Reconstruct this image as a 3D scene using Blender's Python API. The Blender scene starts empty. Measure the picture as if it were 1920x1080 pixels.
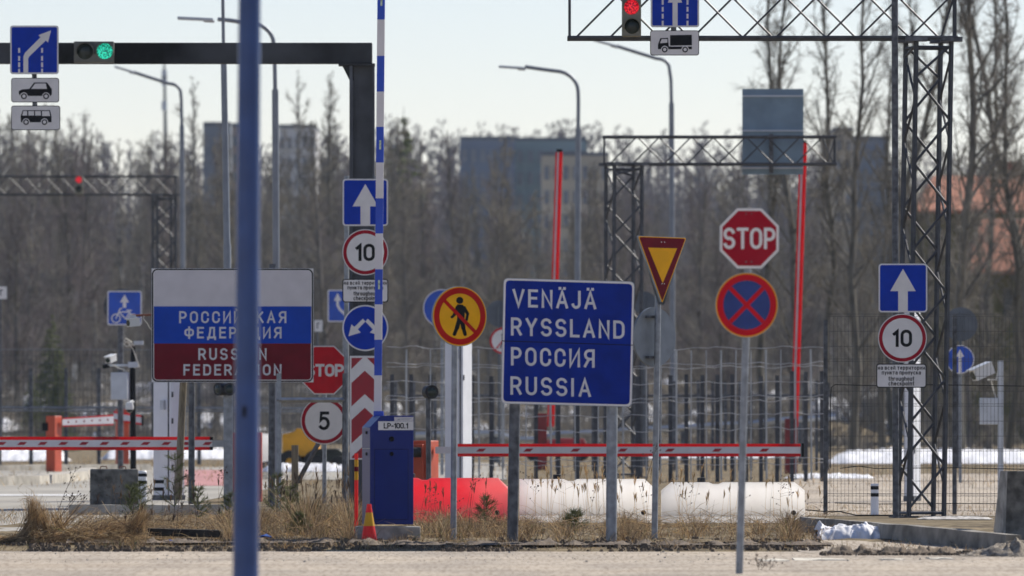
import bpy, math, random
import numpy as np
from mathutils import Vector, Matrix, noise
R = math.radians
S = bpy.context.scene
COL = S.collection
random.seed(4); RNG = np.random.default_rng(4)

# ---------------------------------------------------------------- camera
F = 16000.0            # focal length expressed in pixels of a 1920 px wide frame (300 mm lens)
HOR = 830.0            # image row of the horizon
EYE = 1.05             # camera height above the near road
cam = bpy.data.objects.new('camera', bpy.data.cameras.new('camera')); COL.objects.link(cam)
cam.location = (0, 0, EYE); cam.rotation_euler = (R(90), 0, 0)
cam.data.sensor_width = 36; cam.data.lens = F/1920*36
cam.data.shift_y = (HOR-540)/1920
cam.data.clip_start = 1; cam.data.clip_end = 12000
cam.data.dof.use_dof = True; cam.data.dof.focus_distance = 98; cam.data.dof.aperture_fstop = 4.6
S.camera = cam
# ---------------------------------------------------------------- light
SUN_AZ, SUN_EL = 45, 39     # degrees to the right of straight ahead, height
w = bpy.data.worlds.new('World'); S.world = w; w.use_nodes = True
nt = w.node_tree; bg = nt.nodes['Background']
sky = nt.nodes.new('ShaderNodeTexSky'); sky.sky_type = 'NISHITA'; sky.sun_disc = False
sky.sun_elevation = R(SUN_EL); sky.sun_rotation = R(SUN_AZ)
sky.air_density = 1.0; sky.dust_density = 0.0; sky.ozone_density = 3.0
wb = nt.nodes.new('ShaderNodeMix'); wb.data_type = 'RGBA'; wb.blend_type = 'MULTIPLY'; wb.inputs[0].default_value = 1
wb.inputs[7].default_value = (.955, .845, .915, 1)      # cool white balance of the spring haze
nt.links.new(sky.outputs[0], wb.inputs[6]); nt.links.new(wb.outputs[2], bg.inputs[0]); bg.inputs[1].default_value = 0.10
sl = bpy.data.lights.new('sun', 'SUN'); sl.energy = 5.0; sl.angle = R(0.5); sl.color = (1, 0.93, 0.83)
sun = bpy.data.objects.new('sun', sl); COL.objects.link(sun)
sd = Vector((math.sin(R(SUN_AZ))*math.cos(R(SUN_EL)), math.cos(R(SUN_AZ))*math.cos(R(SUN_EL)), math.sin(R(SUN_EL))))
sun.rotation_euler = sd.to_track_quat('Z', 'Y').to_euler(); sun.location = (30, 60, 60)
S.view_settings.view_transform = 'Standard'; S.view_settings.look = 'None'
S.view_settings.gamma = 1; S.view_settings.exposure = 0.36
S.render.engine = 'CYCLES'
S.cycles.use_denoising = True
S.cycles.max_bounces = 10; S.cycles.diffuse_bounces = 8; S.cycles.transparent_max_bounces = 8; S.cycles.volume_bounces = 0
S.cycles.sample_clamp_indirect = 6

# ---------------------------------------------------------------- place helpers
GP = [(0, 0), (82, 0), (84.5, .07), (100, .09), (116, .08), (128, .2), (150, .34), (172, .46), (220, .6), (300, .75),
      (330, 1.2), (400, 3.4), (500, 4.8), (900, 8), (1500, 9), (6000, 9)]
GX = [a for a, b in GP]; GZ = [b for a, b in GP]
def G(d): return float(np.interp(d, GX, GZ))
def P(px, py, d): return Vector(((px-960)/F*d, d, EYE+(HOR-py)/F*d))
def X(px, d): return (px-960)/F*d
def Z(py, d): return EYE+(HOR-py)/F*d
_dd = np.concatenate([np.linspace(62, 300, 2400), np.linspace(300, 900, 600)])
_yy = HOR+F/_dd*(EYE-np.interp(_dd, GX, GZ))
def D(py):                                  # distance at which the ground shows at image row py
    i = np.argmax(_yy <= py); return float(_dd[i])

# ---------------------------------------------------------------- materials
MATS = {}
def mat(name, col, rough=.6, metal=0., var=.18, scale=3., trans=0., bump=0., spec=.4, emit=None, col2=None, stretch=None, detail=6):
    if name in MATS: return MATS[name]
    m = bpy.data.materials.new(name); m.use_nodes = True; MATS[name] = m
    t = m.node_tree; b = t.nodes['Principled BSDF']; out = t.nodes['Material Output']
    b.inputs['Roughness'].default_value = rough; b.inputs['Metallic'].default_value = metal
    b.inputs['Specular IOR Level'].default_value = spec
    g = t.nodes.new('ShaderNodeNewGeometry'); n = t.nodes.new('ShaderNodeTexNoise')
    n.inputs['Scale'].default_value = scale; n.inputs['Detail'].default_value = detail
    vec = g.outputs['Position']
    if stretch:
        mp = t.nodes.new('ShaderNodeVectorMath'); mp.operation = 'MULTIPLY'; mp.inputs[1].default_value = stretch
        t.links.new(vec, mp.inputs[0]); vec = mp.outputs[0]
    t.links.new(vec, n.inputs['Vector'])
    rp = t.nodes.new('ShaderNodeValToRGB')
    c2 = col2 or tuple(c*(1-var) for c in col); c1 = col if col2 else tuple(min(1, c*(1+var)) for c in col)
    rp.color_ramp.elements[0].position = .35; rp.color_ramp.elements[1].position = .65
    rp.color_ramp.elements[0].color = (*c2, 1); rp.color_ramp.elements[1].color = (*c1, 1)
    t.links.new(n.outputs[0], rp.inputs[0]); t.links.new(rp.outputs[0], b.inputs['Base Color'])
    if bump:
        bp = t.nodes.new('ShaderNodeBump'); bp.inputs['Strength'].default_value = bump; bp.inputs['Distance'].default_value = .02
        t.links.new(n.outputs[0], bp.inputs['Height']); t.links.new(bp.outputs[0], b.inputs['Normal'])
    if trans:
        tr = t.nodes.new('ShaderNodeBsdfTranslucent'); mx = t.nodes.new('ShaderNodeMixShader'); mx.inputs[0].default_value = trans
        t.links.new(rp.outputs[0], tr.inputs[0]); t.links.new(b.outputs[0], mx.inputs[1]); t.links.new(tr.outputs[0], mx.inputs[2])
        t.links.new(mx.outputs[0], out.inputs[0])
    if emit:
        t.links.new(rp.outputs[0], b.inputs['Emission Color']); b.inputs['Emission Strength'].default_value = emit[1]; rp.color_ramp.elements[0].position = .42; rp.color_ramp.elements[1].position = .58
    return m
white = mat('sign_white', (.74, .72, .70), .45, var=.05, scale=6)
greywhite = mat('flag_white', (.62, .59, .60), .45, var=.05, scale=4)
blue = mat('sign_blue', (.002, .036, .40), .6, spec=.12, var=.1, scale=5)
dblue = mat('sign_dark_blue', (.002, .022, .25), .6, spec=.12, var=.14, scale=5)
red = mat('sign_red', (.33, .006, .02), .6, spec=.12, var=.1, scale=5)
bred = mat('sign_bright_red', (.56, .008, .018), .6, spec=.12, var=.1, scale=5)
dred = mat('sign_maroon', (.15, .003, .012), .6, spec=.12, var=.12, scale=5)
ored = mat('sign_orange_red', (.48, .008, .006), .6, spec=.12, var=.1, scale=5)
yellow = mat('sign_yellow', (.88, .42, .008), .6, spec=.12, var=.08, scale=5)
black = mat('sign_black', (.008, .008, .009), .6, spec=.12, var=.2, scale=6)
alu = mat('galvanised_back', (.30, .33, .36), .5, metal=.35, var=.15, scale=8)
galv = mat('galvanised_steel', (.25, .27, .295), .45, metal=.4, var=.2, scale=14)
lampg = mat('lamp_post_steel', (.22, .24, .27), .5, metal=.3, var=.1, scale=5)
dgalv = mat('dark_weathered_steel', (.10, .105, .115), .5, metal=.4, var=.45, scale=12)
steel = mat('tower_steel', (.055, .058, .066), .5, metal=.2, var=.3, scale=9)
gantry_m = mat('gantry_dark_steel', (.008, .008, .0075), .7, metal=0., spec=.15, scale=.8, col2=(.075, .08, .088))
colm = mat('gantry_column_steel', (.11, .12, .14), .6, metal=.1, scale=1.6, col2=(.055, .058, .065))
bluepole = mat('painted_blue_steel', (.013, .05, .185), .27, spec=.45, var=.15, scale=4)
lpblue = mat('cabinet_blue', (.003, .016, .16), .34, spec=.25, var=.08, scale=3)
boomblue = mat('boom_blue', (.008, .06, .48), .35, var=.08)
boomwhite = mat('boom_white', (.66, .64, .65), .4, var=.06)
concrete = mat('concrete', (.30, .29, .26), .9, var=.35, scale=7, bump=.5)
dconcrete = mat('old_and_shaded_concrete', (.13, .125, .11), .95, var=.5, scale=9, bump=.8)
kerbm = mat('kerb_stone', (.42, .39, .33), .9, var=.25, scale=4, bump=.4)
asphalt = mat('dusty_asphalt', (.48, .41, .315), .95, col2=(.36, .31, .245), scale=1.1, bump=.2, detail=10, stretch=(1, .22, 1))
def grit(m, sc, st, lo, sc2, st2, lo2):
    t = m.node_tree; b = t.nodes['Principled BSDF']; src = b.inputs['Base Color'].links[0].from_socket; g_ = t.nodes.new('ShaderNodeNewGeometry')
    for q, st_, l_, hi in ((sc, st, lo, 1.0), (sc2, st2, lo2, 1.0)):
        v = t.nodes.new('ShaderNodeVectorMath'); v.operation = 'MULTIPLY'; v.inputs[1].default_value = st_; n = t.nodes.new('ShaderNodeTexNoise'); n.inputs['Scale'].default_value = q; n.inputs['Detail'].default_value = 4
        rr = t.nodes.new('ShaderNodeValToRGB'); rr.color_ramp.elements[0].position = .36; rr.color_ramp.elements[1].position = .52; rr.color_ramp.elements[0].color = (*l_, 1); rr.color_ramp.elements[1].color = (1, 1, 1, 1)
        x = t.nodes.new('ShaderNodeMix'); x.data_type = 'RGBA'; x.blend_type = 'MULTIPLY'; x.inputs[0].default_value = 1
        t.links.new(g_.outputs['Position'], v.inputs[0]); t.links.new(v.outputs[0], n.inputs[0]); t.links.new(n.outputs[0], rr.inputs[0]); t.links.new(src, x.inputs[6]); t.links.new(rr.outputs[0], x.inputs[7]); src = x.outputs[2]
    t.links.new(src, b.inputs['Base Color'])
grit(asphalt, 26, (1, .07, 1), (.62, .58, .53), 1.0, (.05, .9, 1), (.80, .77, .74))
asphalt2 = mat('checkpoint_asphalt', (.32, .30, .255), .95, var=.15, scale=.8, bump=.2, detail=10, stretch=(1, .3, 1))
pink = mat('red_surfacing', (.42, .20, .19), .95, var=.12, scale=1)
paint = mat('road_paint', (.6, .6, .58), .8, var=.2, scale=3)
orange = mat('housing_orange', (.50, .075, .028), .5, var=.12, scale=4)
redstrip = mat('red_rubber_strip', (.72, .012, .02), .5, var=.06, trans=.6)
boomm = mat('boom_painted_white', (.62, .61, .63), .5, var=.08, scale=4)
pillar_m = mat('pillar_white_paint', (.72, .74, .78), .4, var=.06, scale=3)
boxgrey = mat('enclosure_grey', (.50, .54, .58), .5, var=.08, scale=5)
plast_white = mat('white_polyethylene', (.95, .94, .92), .5, col2=(.91, .89, .86), trans=.88, scale=2.4, stretch=(2.5, 2.5, .7))
plast_red = mat('red_polyethylene', (.96, .42, .41), .5, col2=(.93, .13, .17), trans=.78, scale=1.1)
cone_red = mat('cone_red', (.85, .04, .035), .5, var=.06, trans=.35)
cone_yel = mat('cone_yellow', (.75, .42, .01), .5, var=.06, trans=.2)
rubber = mat('black_rubber', (.015, .015, .016), .6, var=.3)
snowm = mat('snow', (.82, .83, .86), .8, scale=11, col2=(.60, .60, .60), bump=.25)
dirtysnow = mat('dirty_snow', (.60, .58, .54), .8, scale=14, col2=(.25, .23, .2), bump=.8)
wood = mat('weathered_wood', (.20, .17, .12), .85, var=.3, scale=6, stretch=(8, 8, .6))
camw = mat('camera_white', (.62, .63, .62), .4, var=.06)
cable = mat('cable_white', (.55, .52, .45), .6, var=.1)
rust = mat('rusty_steel', (.20, .07, .04), .8, var=.35, scale=8)
lens_off = mat('lens_dark', (.012, .022, .018), .25, var=.2)
lens_green = mat('lens_green_lit', (.03, .62, .42), .3, emit=(1, .75), scale=42, col2=(.0, .10, .06))
lens_red = mat('lens_red_lit', (.75, .02, .035), .3, emit=(1, .75), scale=42, col2=(.18, .0, .006))
tl_body = mat('signal_body_grey', (.13, .13, .11), .55, var=.2, scale=6)
tl_body2 = mat('signal_body_beige', (.20, .195, .15), .55, var=.2, scale=6)
straw = mat('straw', (.66, .50, .28), .8, var=.3, scale=9, trans=.45)
straw2 = mat('straw_brown', (.30, .205, .115), .85, var=.35, scale=9, trans=.4)
straw3 = mat('straw_grey', (.50, .40, .26), .85, var=.35, scale=9, trans=.4)
olive = mat('green_blade', (.16, .18, .05), .8, var=.3, scale=9, trans=.3)
stalk_m = mat('dark_stalk', (.07, .045, .03), .85, var=.3)
pine_m = mat('pine_needles', (.14, .165, .05), .7, var=.35, scale=12, trans=.4)
soil = mat('bare_soil', (.125, .095, .066), .95, var=.45, scale=8, bump=.8)
bark = mat('grey_bark', (.17, .15, .125), .9, var=.4, scale=2.5, stretch=(3, 3, .6))
bark_r = mat('alder_bark', (.14, .125, .095), .9, var=.4, scale=2.5, stretch=(3, 3, .6))
bark_d = mat('dark_bark', (.10, .088, .062), .9, var=.4, scale=2.5, stretch=(3, 3, .6))
twig_d = mat('twigs_dark', (.115, .10, .075), .9, var=.3, scale=.5)
birch_m = mat('birch_bark', (.36, .34, .29), .85, scale=2.2, col2=(.10, .09, .08), stretch=(1, 1, 2))
twig_a = mat('twigs_brown', (.185, .165, .135), .9, var=.3, scale=.5)
twig_b = mat('twigs_olive', (.19, .168, .125), .9, var=.3, scale=.5)
twig_c = mat('twigs_purple', (.18, .15, .142), .9, var=.3, scale=.5)
twig_far = mat('twigs_distant', (.16, .135, .135), .9, var=.25, scale=.2)

# ---------------------------------------------------------------- mesh builder
class MB:
    def __init__(s): s.v = []; s.f = []; s.mi = []
    def add(s, vs, fs, m=0):
        o = len(s.v); s.v += [tuple(v) for v in vs]; s.f += [tuple(i+o for i in f) for f in fs]; s.mi += [m]*len(fs); return s
    def box(s, c, size, rz=0, m=0, top=1., M=None):
        x, y, z = (k/2 for k in size); ca, sa = math.cos(rz), math.sin(rz); vs = []
        for dz in (-1, 1):
            k = top if dz > 0 else 1
            for dx, dy in ((-1, -1), (1, -1), (1, 1), (-1, 1)):
                a, b = dx*x*k, dy*y*k
                v = Vector((a*ca-b*sa, a*sa+b*ca, dz*z))
                if M is not None: v = M @ v
                vs.append((c[0]+v[0], c[1]+v[1], c[2]+v[2]))
        return s.add(vs, [(3, 2, 1, 0), (4, 5, 6, 7), (0, 1, 5, 4), (1, 2, 6, 5), (2, 3, 7, 6), (3, 0, 4, 7)], m)
    def tube(s, pts, r, n=10, m=0, cap=True):
        pts = [Vector(p) for p in pts]; k = len(pts)
        rs = r if isinstance(r, (list, tuple)) else [r]*k
        t0 = (pts[1]-pts[0]).normalized(); u = t0.orthogonal().normalized(); vs = []
        for i, p in enumerate(pts):
            t = (pts[min(i+1, k-1)]-pts[max(i-1, 0)]).normalized()
            u = (u-t*u.dot(t)).normalized(); b = t.cross(u)
            for j in range(n):
                a = 2*math.pi*(j+.5)/n; vs.append(p+(u*math.cos(a)+b*math.sin(a))*rs[i])
        fs = [(i*n+j, i*n+(j+1) % n, (i+1)*n+(j+1) % n, (i+1)*n+j) for i in range(k-1) for j in range(n)]
        if cap: fs += [tuple(range(n-1, -1, -1)), tuple(range((k-1)*n, k*n))]
        return s.add(vs, fs, m)
    def bar(s, a, b, wd, m=0): return s.tube([a, b], wd*.7071, 4, m)
    def prism(s, pts, y0, y1, m=0):          # outline in the XZ plane, extruded along Y (front = y0, nearest to viewer)
        n = len(pts); area = sum(pts[i][0]*pts[(i+1) % n][1]-pts[(i+1) % n][0]*pts[i][1] for i in range(n))
        if area < 0: pts = pts[::-1]
        vs = [(x, y0, z) for x, z in pts]+[(x, y1, z) for x, z in pts]
        fs = [tuple(range(n)), tuple(range(2*n-1, n-1, -1))]+[(i+n, (i+1) % n+n, (i+1) % n, i) for i in range(n)]
        return s.add(vs, fs, m)
    def ring(s, outer, inner, y0, y1, m=0):
        n = len(outer)
        vs = [(x, y0, z) for x, z in outer]+[(x, y0, z) for x, z in inner]+[(x, y1, z) for x, z in outer]+[(x, y1, z) for x, z in inner]
        fs = []
        for i in range(n):
            j = (i+1) % n
            fs += [(i, j, n+j, n+i), (2*n+j, 2*n+i, 3*n+i, 3*n+j), (j, i, 2*n+i, 2*n+j), (n+i, n+j, 3*n+j, 3*n+i)]
        return s.add(vs, fs, m)
    def lathe(s, prof, c=(0, 0, 0), n=24, m=0, axis='z'):
        vs = []
        for r, z in prof:
            for j in range(n):
                a = 2*math.pi*j/n; x, y = r*math.cos(a), r*math.sin(a)
                vs.append((c[0]+x, c[1]+y, c[2]+z) if axis == 'z' else (c[0]+x, c[1]+z, c[2]+y))
        k = len(prof); fs = [(i*n+j, i*n+(j+1) % n, (i+1)*n+(j+1) % n, (i+1)*n+j) for i in range(k-1) for j in range(n)]
        if axis != 'z': fs = [f[::-1] for f in fs]
        fs += [tuple(range(n-1, -1, -1)), tuple(range((k-1)*n, k*n))]
        return s.add(vs, fs, m)
    def build(s, name, m, parent=None, loc=(0, 0, 0), rz=0, smooth=True, bevel=0):
        me = bpy.data.meshes.new(name); me.from_pydata(s.v, [], s.f)
        ms = m if isinstance(m, (list, tuple)) else [m]
        for k in ms: me.materials.append(k)
        if len(ms) > 1: me.polygons.foreach_set('material_index', s.mi)
        me.update()
        if smooth:
            me.polygons.foreach_set('use_smooth', [True]*len(s.f)); me.set_sharp_from_angle(angle=R(38))
        o = bpy.data.objects.new(name, me); COL.objects.link(o); o.location = loc; o.rotation_euler = (0, 0, rz)
        if parent: o.parent = parent
        if bevel:
            b = o.modifiers.new('bevel', 'BEVEL'); b.width = bevel; b.segments = 2; b.limit_method = 'ANGLE'
        return o
def tag(o, label=None, cat=None, group=None, kind=None):
    for k, v in (('label', label), ('category', cat), ('group', group), ('kind', kind)):
        if v: o[k] = v
    return o
def thing(name, loc, label, cat, group=None, rz=0):
    o = bpy.data.objects.new(name, None); COL.objects.link(o); o.location = loc; o.rotation_euler = (0, 0, rz)
    o.empty_display_size = .2
    return tag(o, label, cat, group)
def arrmesh(name, V, Fa, mats, mi=None, parent=None, smooth=False):
    me = bpy.data.meshes.new(name); V = np.asarray(V, np.float32); Fa = np.asarray(Fa, np.int32); n, k = Fa.shape
    me.vertices.add(len(V)); me.vertices.foreach_set('co', V.ravel())
    me.loops.add(n*k); me.loops.foreach_set('vertex_index', Fa.ravel())
    me.polygons.add(n); me.polygons.foreach_set('loop_start', np.arange(n, dtype=np.int32)*k)
    for m in mats: me.materials.append(m)
    if mi is not None: me.polygons.foreach_set('material_index', np.asarray(mi, np.int32))
    me.update(); me.validate()
    if smooth: me.polygons.foreach_set('use_smooth', [True]*n)
    return me
def link(name, me, parent=None, loc=(0, 0, 0)):
    o = bpy.data.objects.new(name, me); COL.objects.link(o); o.location = loc
    if parent: o.parent = parent
    return o

# outlines in picture units, centred on (cx, cy)
def circ(cx, cy, r, n=48, ry=None): ry = ry or r; return [(cx+r*math.cos(2*math.pi*i/n), cy+ry*math.sin(2*math.pi*i/n)) for i in range(n)]
def rrect(x0, y0, x1, y1, r, n=6):
    pts = []
    for cx, cy, a0 in ((x1-r, y1-r, 0), (x0+r, y1-r, 90), (x0+r, y0+r, 180), (x1-r, y0+r, 270)):
        for i in range(n+1): a = R(a0+90*i/n); pts.append((cx+r*math.cos(a), cy+r*math.sin(a)))
    return pts
def octo(cx, cy, w_, h_):
    k = math.tan(R(22.5)); return [(cx+a*w_/2, cy+b*h_/2) for a, b in ((1, k), (k, 1), (-k, 1), (-1, k), (-1, -k), (-k, -1), (k, -1), (1, -k))]
def stroke(a, b, wd, round_=True):
    ax, ay = a; bx, by = b; L = math.hypot(bx-ax, by-ay); ux, uy = (bx-ax)/L, (by-ay)/L; nx, ny = -uy*wd/2, ux*wd/2
    if not round_: return [(ax+nx, ay+ny), (bx+nx, by+ny), (bx-nx, by-ny), (ax-nx, ay-ny)]
    th = math.atan2(uy, ux); h = wd/2
    return [(bx+h*math.cos(th-math.pi/2+math.pi*i/6), by+h*math.sin(th-math.pi/2+math.pi*i/6)) for i in range(7)] + \
           [(ax+h*math.cos(th+math.pi/2+math.pi*i/6), ay+h*math.sin(th+math.pi/2+math.pi*i/6)) for i in range(7)]
def ribbon(pts, wd):
    L, Rr = [], []
    for i, (x, y) in enumerate(pts):
        a = pts[max(i-1, 0)]; b = pts[min(i+1, len(pts)-1)]; dx, dy = b[0]-a[0], b[1]-a[1]; l = math.hypot(dx, dy)
        L.append((x-dy/l*wd/2, y+dx/l*wd/2)); Rr.append((x+dy/l*wd/2, y-dx/l*wd/2))
    return L+Rr[::-1]
def text_mesh(body, weight=0., spacing=1.):
    cu = bpy.data.curves.new('lettering', 'FONT'); cu.body = body; cu.size = 1; cu.offset = weight; cu.extrude = .004
    cu.space_character = spacing; cu.resolution_u = 4
    o = bpy.data.objects.new('tmp', cu); COL.objects.link(o); dg = bpy.context.evaluated_depsgraph_get()
    me = bpy.data.meshes.new_from_object(o.evaluated_get(dg)); bpy.data.objects.remove(o); bpy.data.curves.remove(cu)
    me.materials.clear()
    return me

def _arc(cx, cy, rx, ry, a0, a1, n=10): return [(cx+rx*math.cos(R(a0+(a1-a0)*i/n)), cy+ry*math.sin(R(a0+(a1-a0)*i/n))) for i in range(n+1)]
def _oval(w_, h_=1., n=9): r_ = w_/2; k = min(r_, h_/2)*1.05; return _arc(r_, h_-k, r_, k, 0, 180, n)+_arc(r_, k, r_, k, 180, 360, n)+[(w_, h_-k)]
def _bowl(y0, y1, w_): m = (y0+y1)/2; h_ = (y1-y0)/2; return [(0, y0), (w_-h_, y0)]+_arc(w_-h_, m, h_, h_, -90, 90)+[(0, y1)]
GLY = {'V': (.62, [[(0, 1), (.31, 0), (.62, 1)]]), 'E': (.48, [[(.48, 1), (0, 1), (0, 0), (.48, 0)], [(0, .52), (.42, .52)]]), 'N': (.56, [[(0, 0), (0, 1), (.56, 0), (.56, 1)]]),
 'A': (.62, [[(0, 0), (.31, 1), (.62, 0)], [(.12, .30), (.5, .30)]]), 'J': (.42, [[(.42, 1), (.42, .24)]+_arc(.2, .24, .22, .24, 0, -165)]), 'R': (.56, [[(0, 0), (0, 1)], _bowl(.46, 1, .54), [(.3, .46), (.56, 0)]]),
 'Y': (.6, [[(0, 1), (.3, .45), (.6, 1)], [(.3, .45), (.3, 0)]]), 'S': (.56, [_arc(.28, .745, .27, .255, 20, 262, 14)+_arc(.28, .255, .28, .255, 82, -160, 14)]), 'L': (.46, [[(0, 1), (0, 0), (.46, 0)]]),
 'D': (.58, [[(0, 0), (0, 1), (.28, 1)]+_arc(.28, .68, .3, .32, 90, 0)+_arc(.28, .32, .3, .32, 0, -90)+[(0, 0)]]), 'P': (.54, [[(0, 0), (0, 1)], _bowl(.44, 1, .54)]),
 'O': (.58, [_oval(.58)]), 'C': (.56, [[(.56, .70)]+_arc(.28, .71, .28, .29, 10, 180)+_arc(.28, .29, .28, .29, 180, 350)+[(.56, .3)]]), 'U': (.56, [[(0, 1), (0, .28)]+_arc(.28, .28, .28, .28, 180, 360)+[(.56, 1)]]),
 'I': (0., [[(0, 0), (0, 1)]]), 'T': (.54, [[(0, 1), (.54, 1)], [(.27, 1), (.27, 0)]]), 'F': (.46, [[(.46, 1), (0, 1), (0, 0)], [(0, .5), (.4, .5)]]),
 'И': (.56, [[(0, 1), (0, 0), (.56, 1), (.56, 0)]]), 'Я': (.56, [[(.56, 0), (.56, 1)], [(.56-x, y) for x, y in _bowl(.46, 1, .54)], [(.26, .46), (0, 0)]]), 'К': (.54, [[(0, 0), (0, 1)], [(.52, 1), (.03, .5)], [(.16, .6), (.54, 0)]]),
 'Ф': (.72, [[(.36, -.05), (.36, 1.05)], [(.72*x, .2+.64*y) for x, y in [(a/.58, b) for a, b in _oval(.58)]]]), 'Д': (.68, [[(0, -.17), (0, 0), (.68, 0), (.68, -.17)], [(.1, 0), (.2, .6), (.22, 1), (.58, 1), (.58, 0)]]),
 'Ц': (.62, [[(0, 1), (0, 0), (.62, 0), (.62, -.17)], [(.5, 1), (.5, 0)]]), '1': (.22, [[(0, .76), (.22, .97), (.22, 0)]]), '0': (.52, [_oval(.52)]),
 '5': (.5, [[(.46, 1), (.09, 1), (.05, .56)]+_arc(.23, .335, .27, .335, 118, -145, 14)]),
 'а': (.42, [[(.02, .62), (.12, .7), (.3, .7), (.4, .58), (.4, 0)], [(.4, .4), (.12, .4), (.02, .28), (.02, .1), (.12, 0), (.28, 0), (.4, .1)]]), 'н': (.4, [[(0, 0), (0, .7)], [(.4, 0), (.4, .7)], [(0, .36), (.4, .36)]]),
 'в': (.4, [[(0, 0), (0, .7), (.26, .7), (.36, .55), (.28, .37), (0, .37)], [(.28, .37), (.4, .2), (.3, 0), (0, 0)]]), 'с': (.4, [_arc(.21, .35, .2, .35, 45, 315)]), 'е': (.42, [[(.02, .36), (.42, .36)]+_arc(.22, .35, .2, .35, 5, 320)]),
 'й': (.4, [[(0, .7), (0, 0), (.4, .7), (.4, 0)], [(.1, 1), (.2, .88), (.3, 1)]]), 'и': (.4, [[(0, .7), (0, 0), (.4, .7), (.4, 0)]]), 'т': (.4, [[(0, .7), (.4, .7)], [(.2, .7), (.2, 0)]]), 'р': (.42, [[(0, -.28), (0, .7)], _arc(.21, .35, .21, .35, 0, 360, 14)]),
 'о': (.42, [_arc(.21, .35, .21, .35, 0, 360, 14)]), 'п': (.4, [[(0, 0), (0, .7), (.4, .7), (.4, 0)]]), 'у': (.4, [[(0, .7), (.2, .05)], [(.4, .7), (.1, -.28)]]), 'к': (.38, [[(0, 0), (0, .7)], [(.36, .7), (.02, .34)], [(.12, .45), (.38, 0)]]),
 't': (.3, [[(.12, 1), (.12, .1), (.3, 0)], [(0, .7), (.28, .7)]]), 'h': (.4, [[(0, 0), (0, 1)], [(0, .5), (.14, .7), (.3, .7), (.4, .55), (.4, 0)]]), 'r': (.28, [[(0, 0), (0, .7)], [(0, .45), (.12, .68), (.28, .7)]]), 'u': (.4, [[(0, .7), (0, .15), (.1, 0), (.26, 0), (.4, .18)], [(.4, .7), (.4, 0)]]),
 'g': (.42, [_arc(.21, .37, .21, .33, 0, 360, 14), [(.42, .7), (.42, -.18), (.3, -.3), (.06, -.28)]]), 'i': (.0, [[(0, 0), (0, .7)], [(0, .88), (0, .98)]]), 'n': (.4, [[(0, 0), (0, .7)], [(0, .5), (.14, .7), (.3, .7), (.4, .55), (.4, 0)]]), '.': (.05, [[(0, 0), (.05, 0)]]), '-': (.3, [[(0, .42), (.3, .42)]])}
for a, b in (('Р', 'P'), ('О', 'O'), ('С', 'C'), ('Е', 'E'), ('А', 'A')): GLY[a] = GLY[b]
for a, b in (('o', 'о'), ('c', 'с'), ('e', 'е'), ('p', 'р'), ('k', 'к')): GLY[a] = GLY[b]
GLY['Ä'] = (GLY['A'][0], GLY['A'][1]+[[(.16, 1.20), (.16, 1.21)], [(.46, 1.20), (.46, 1.21)]]); GLY['Й'] = (.56, GLY['И'][1]+[[(.12, 1.27), (.2, 1.17), (.36, 1.17), (.44, 1.27)]])
def strokes(body, x0, y0, x1, y1, sw, gap=.24):
    """lettering as pen strokes fitted to the box; y0 = cap line, y1 = base line"""
    adv, x = [], 0.
    for ch in body:
        adv.append(x); x += .34 if ch == ' ' else GLY[ch][0]+gap+(.06 if GLY[ch][0] < .1 else 0)
    tot = x-gap; out = []; kx = (x1-x0-sw)/tot; ky = (y1-y0-sw)
    for ch, ax in zip(body, adv):
        if ch == ' ': continue
        for pl in GLY[ch][1]:
            q = [(x0+sw/2+(ax+px)*kx, y1-sw/2-py*ky) for px, py in pl]
            if pl[0] == pl[-1]: out.append(('closed', q[:-1]))
            else: out.append(('open', q))
    return out
def pen(mode, q, sw):
    """outline polygons (quads with mitred joins) of a pen stroke"""
    q = [tuple(v) for v in q]
    if mode == 'open':
        for i0, i1 in ((0, 1), (-1, -2)):
            u = Vector(q[i0])-Vector(q[i1])
            if u.length > 1e-6: q[i0] = tuple(Vector(q[i0])+u.normalized()*sw*.5*(abs(u.normalized().y)**2 if abs(u.normalized().y) > .5 else 1 if abs(u.normalized().x) > .9 else .3))
    n = len(q); L_, R_ = [], []
    for i in range(n):
        a = Vector(q[i-1]) if (i > 0 or mode == 'closed') else None; b = Vector(q[(i+1) % n]) if (i < n-1 or mode == 'closed') else None; c = Vector(q[i])
        d1 = (c-a).normalized() if a is not None and (c-a).length > 1e-6 else None; d2 = (b-c).normalized() if b is not None and (b-c).length > 1e-6 else None
        d1 = d1 or d2; d2 = d2 or d1; nn = Vector((-(d1+d2).y, (d1+d2).x))
        nn = nn.normalized() if nn.length > .1 else Vector((-d1.y, d1.x)); m = sw/2/max(.42, nn.dot(Vector((-d1.y, d1.x))))
        L_.append(tuple(c+nn*m)); R_.append(tuple(c-nn*m))
    return L_, R_
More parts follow.
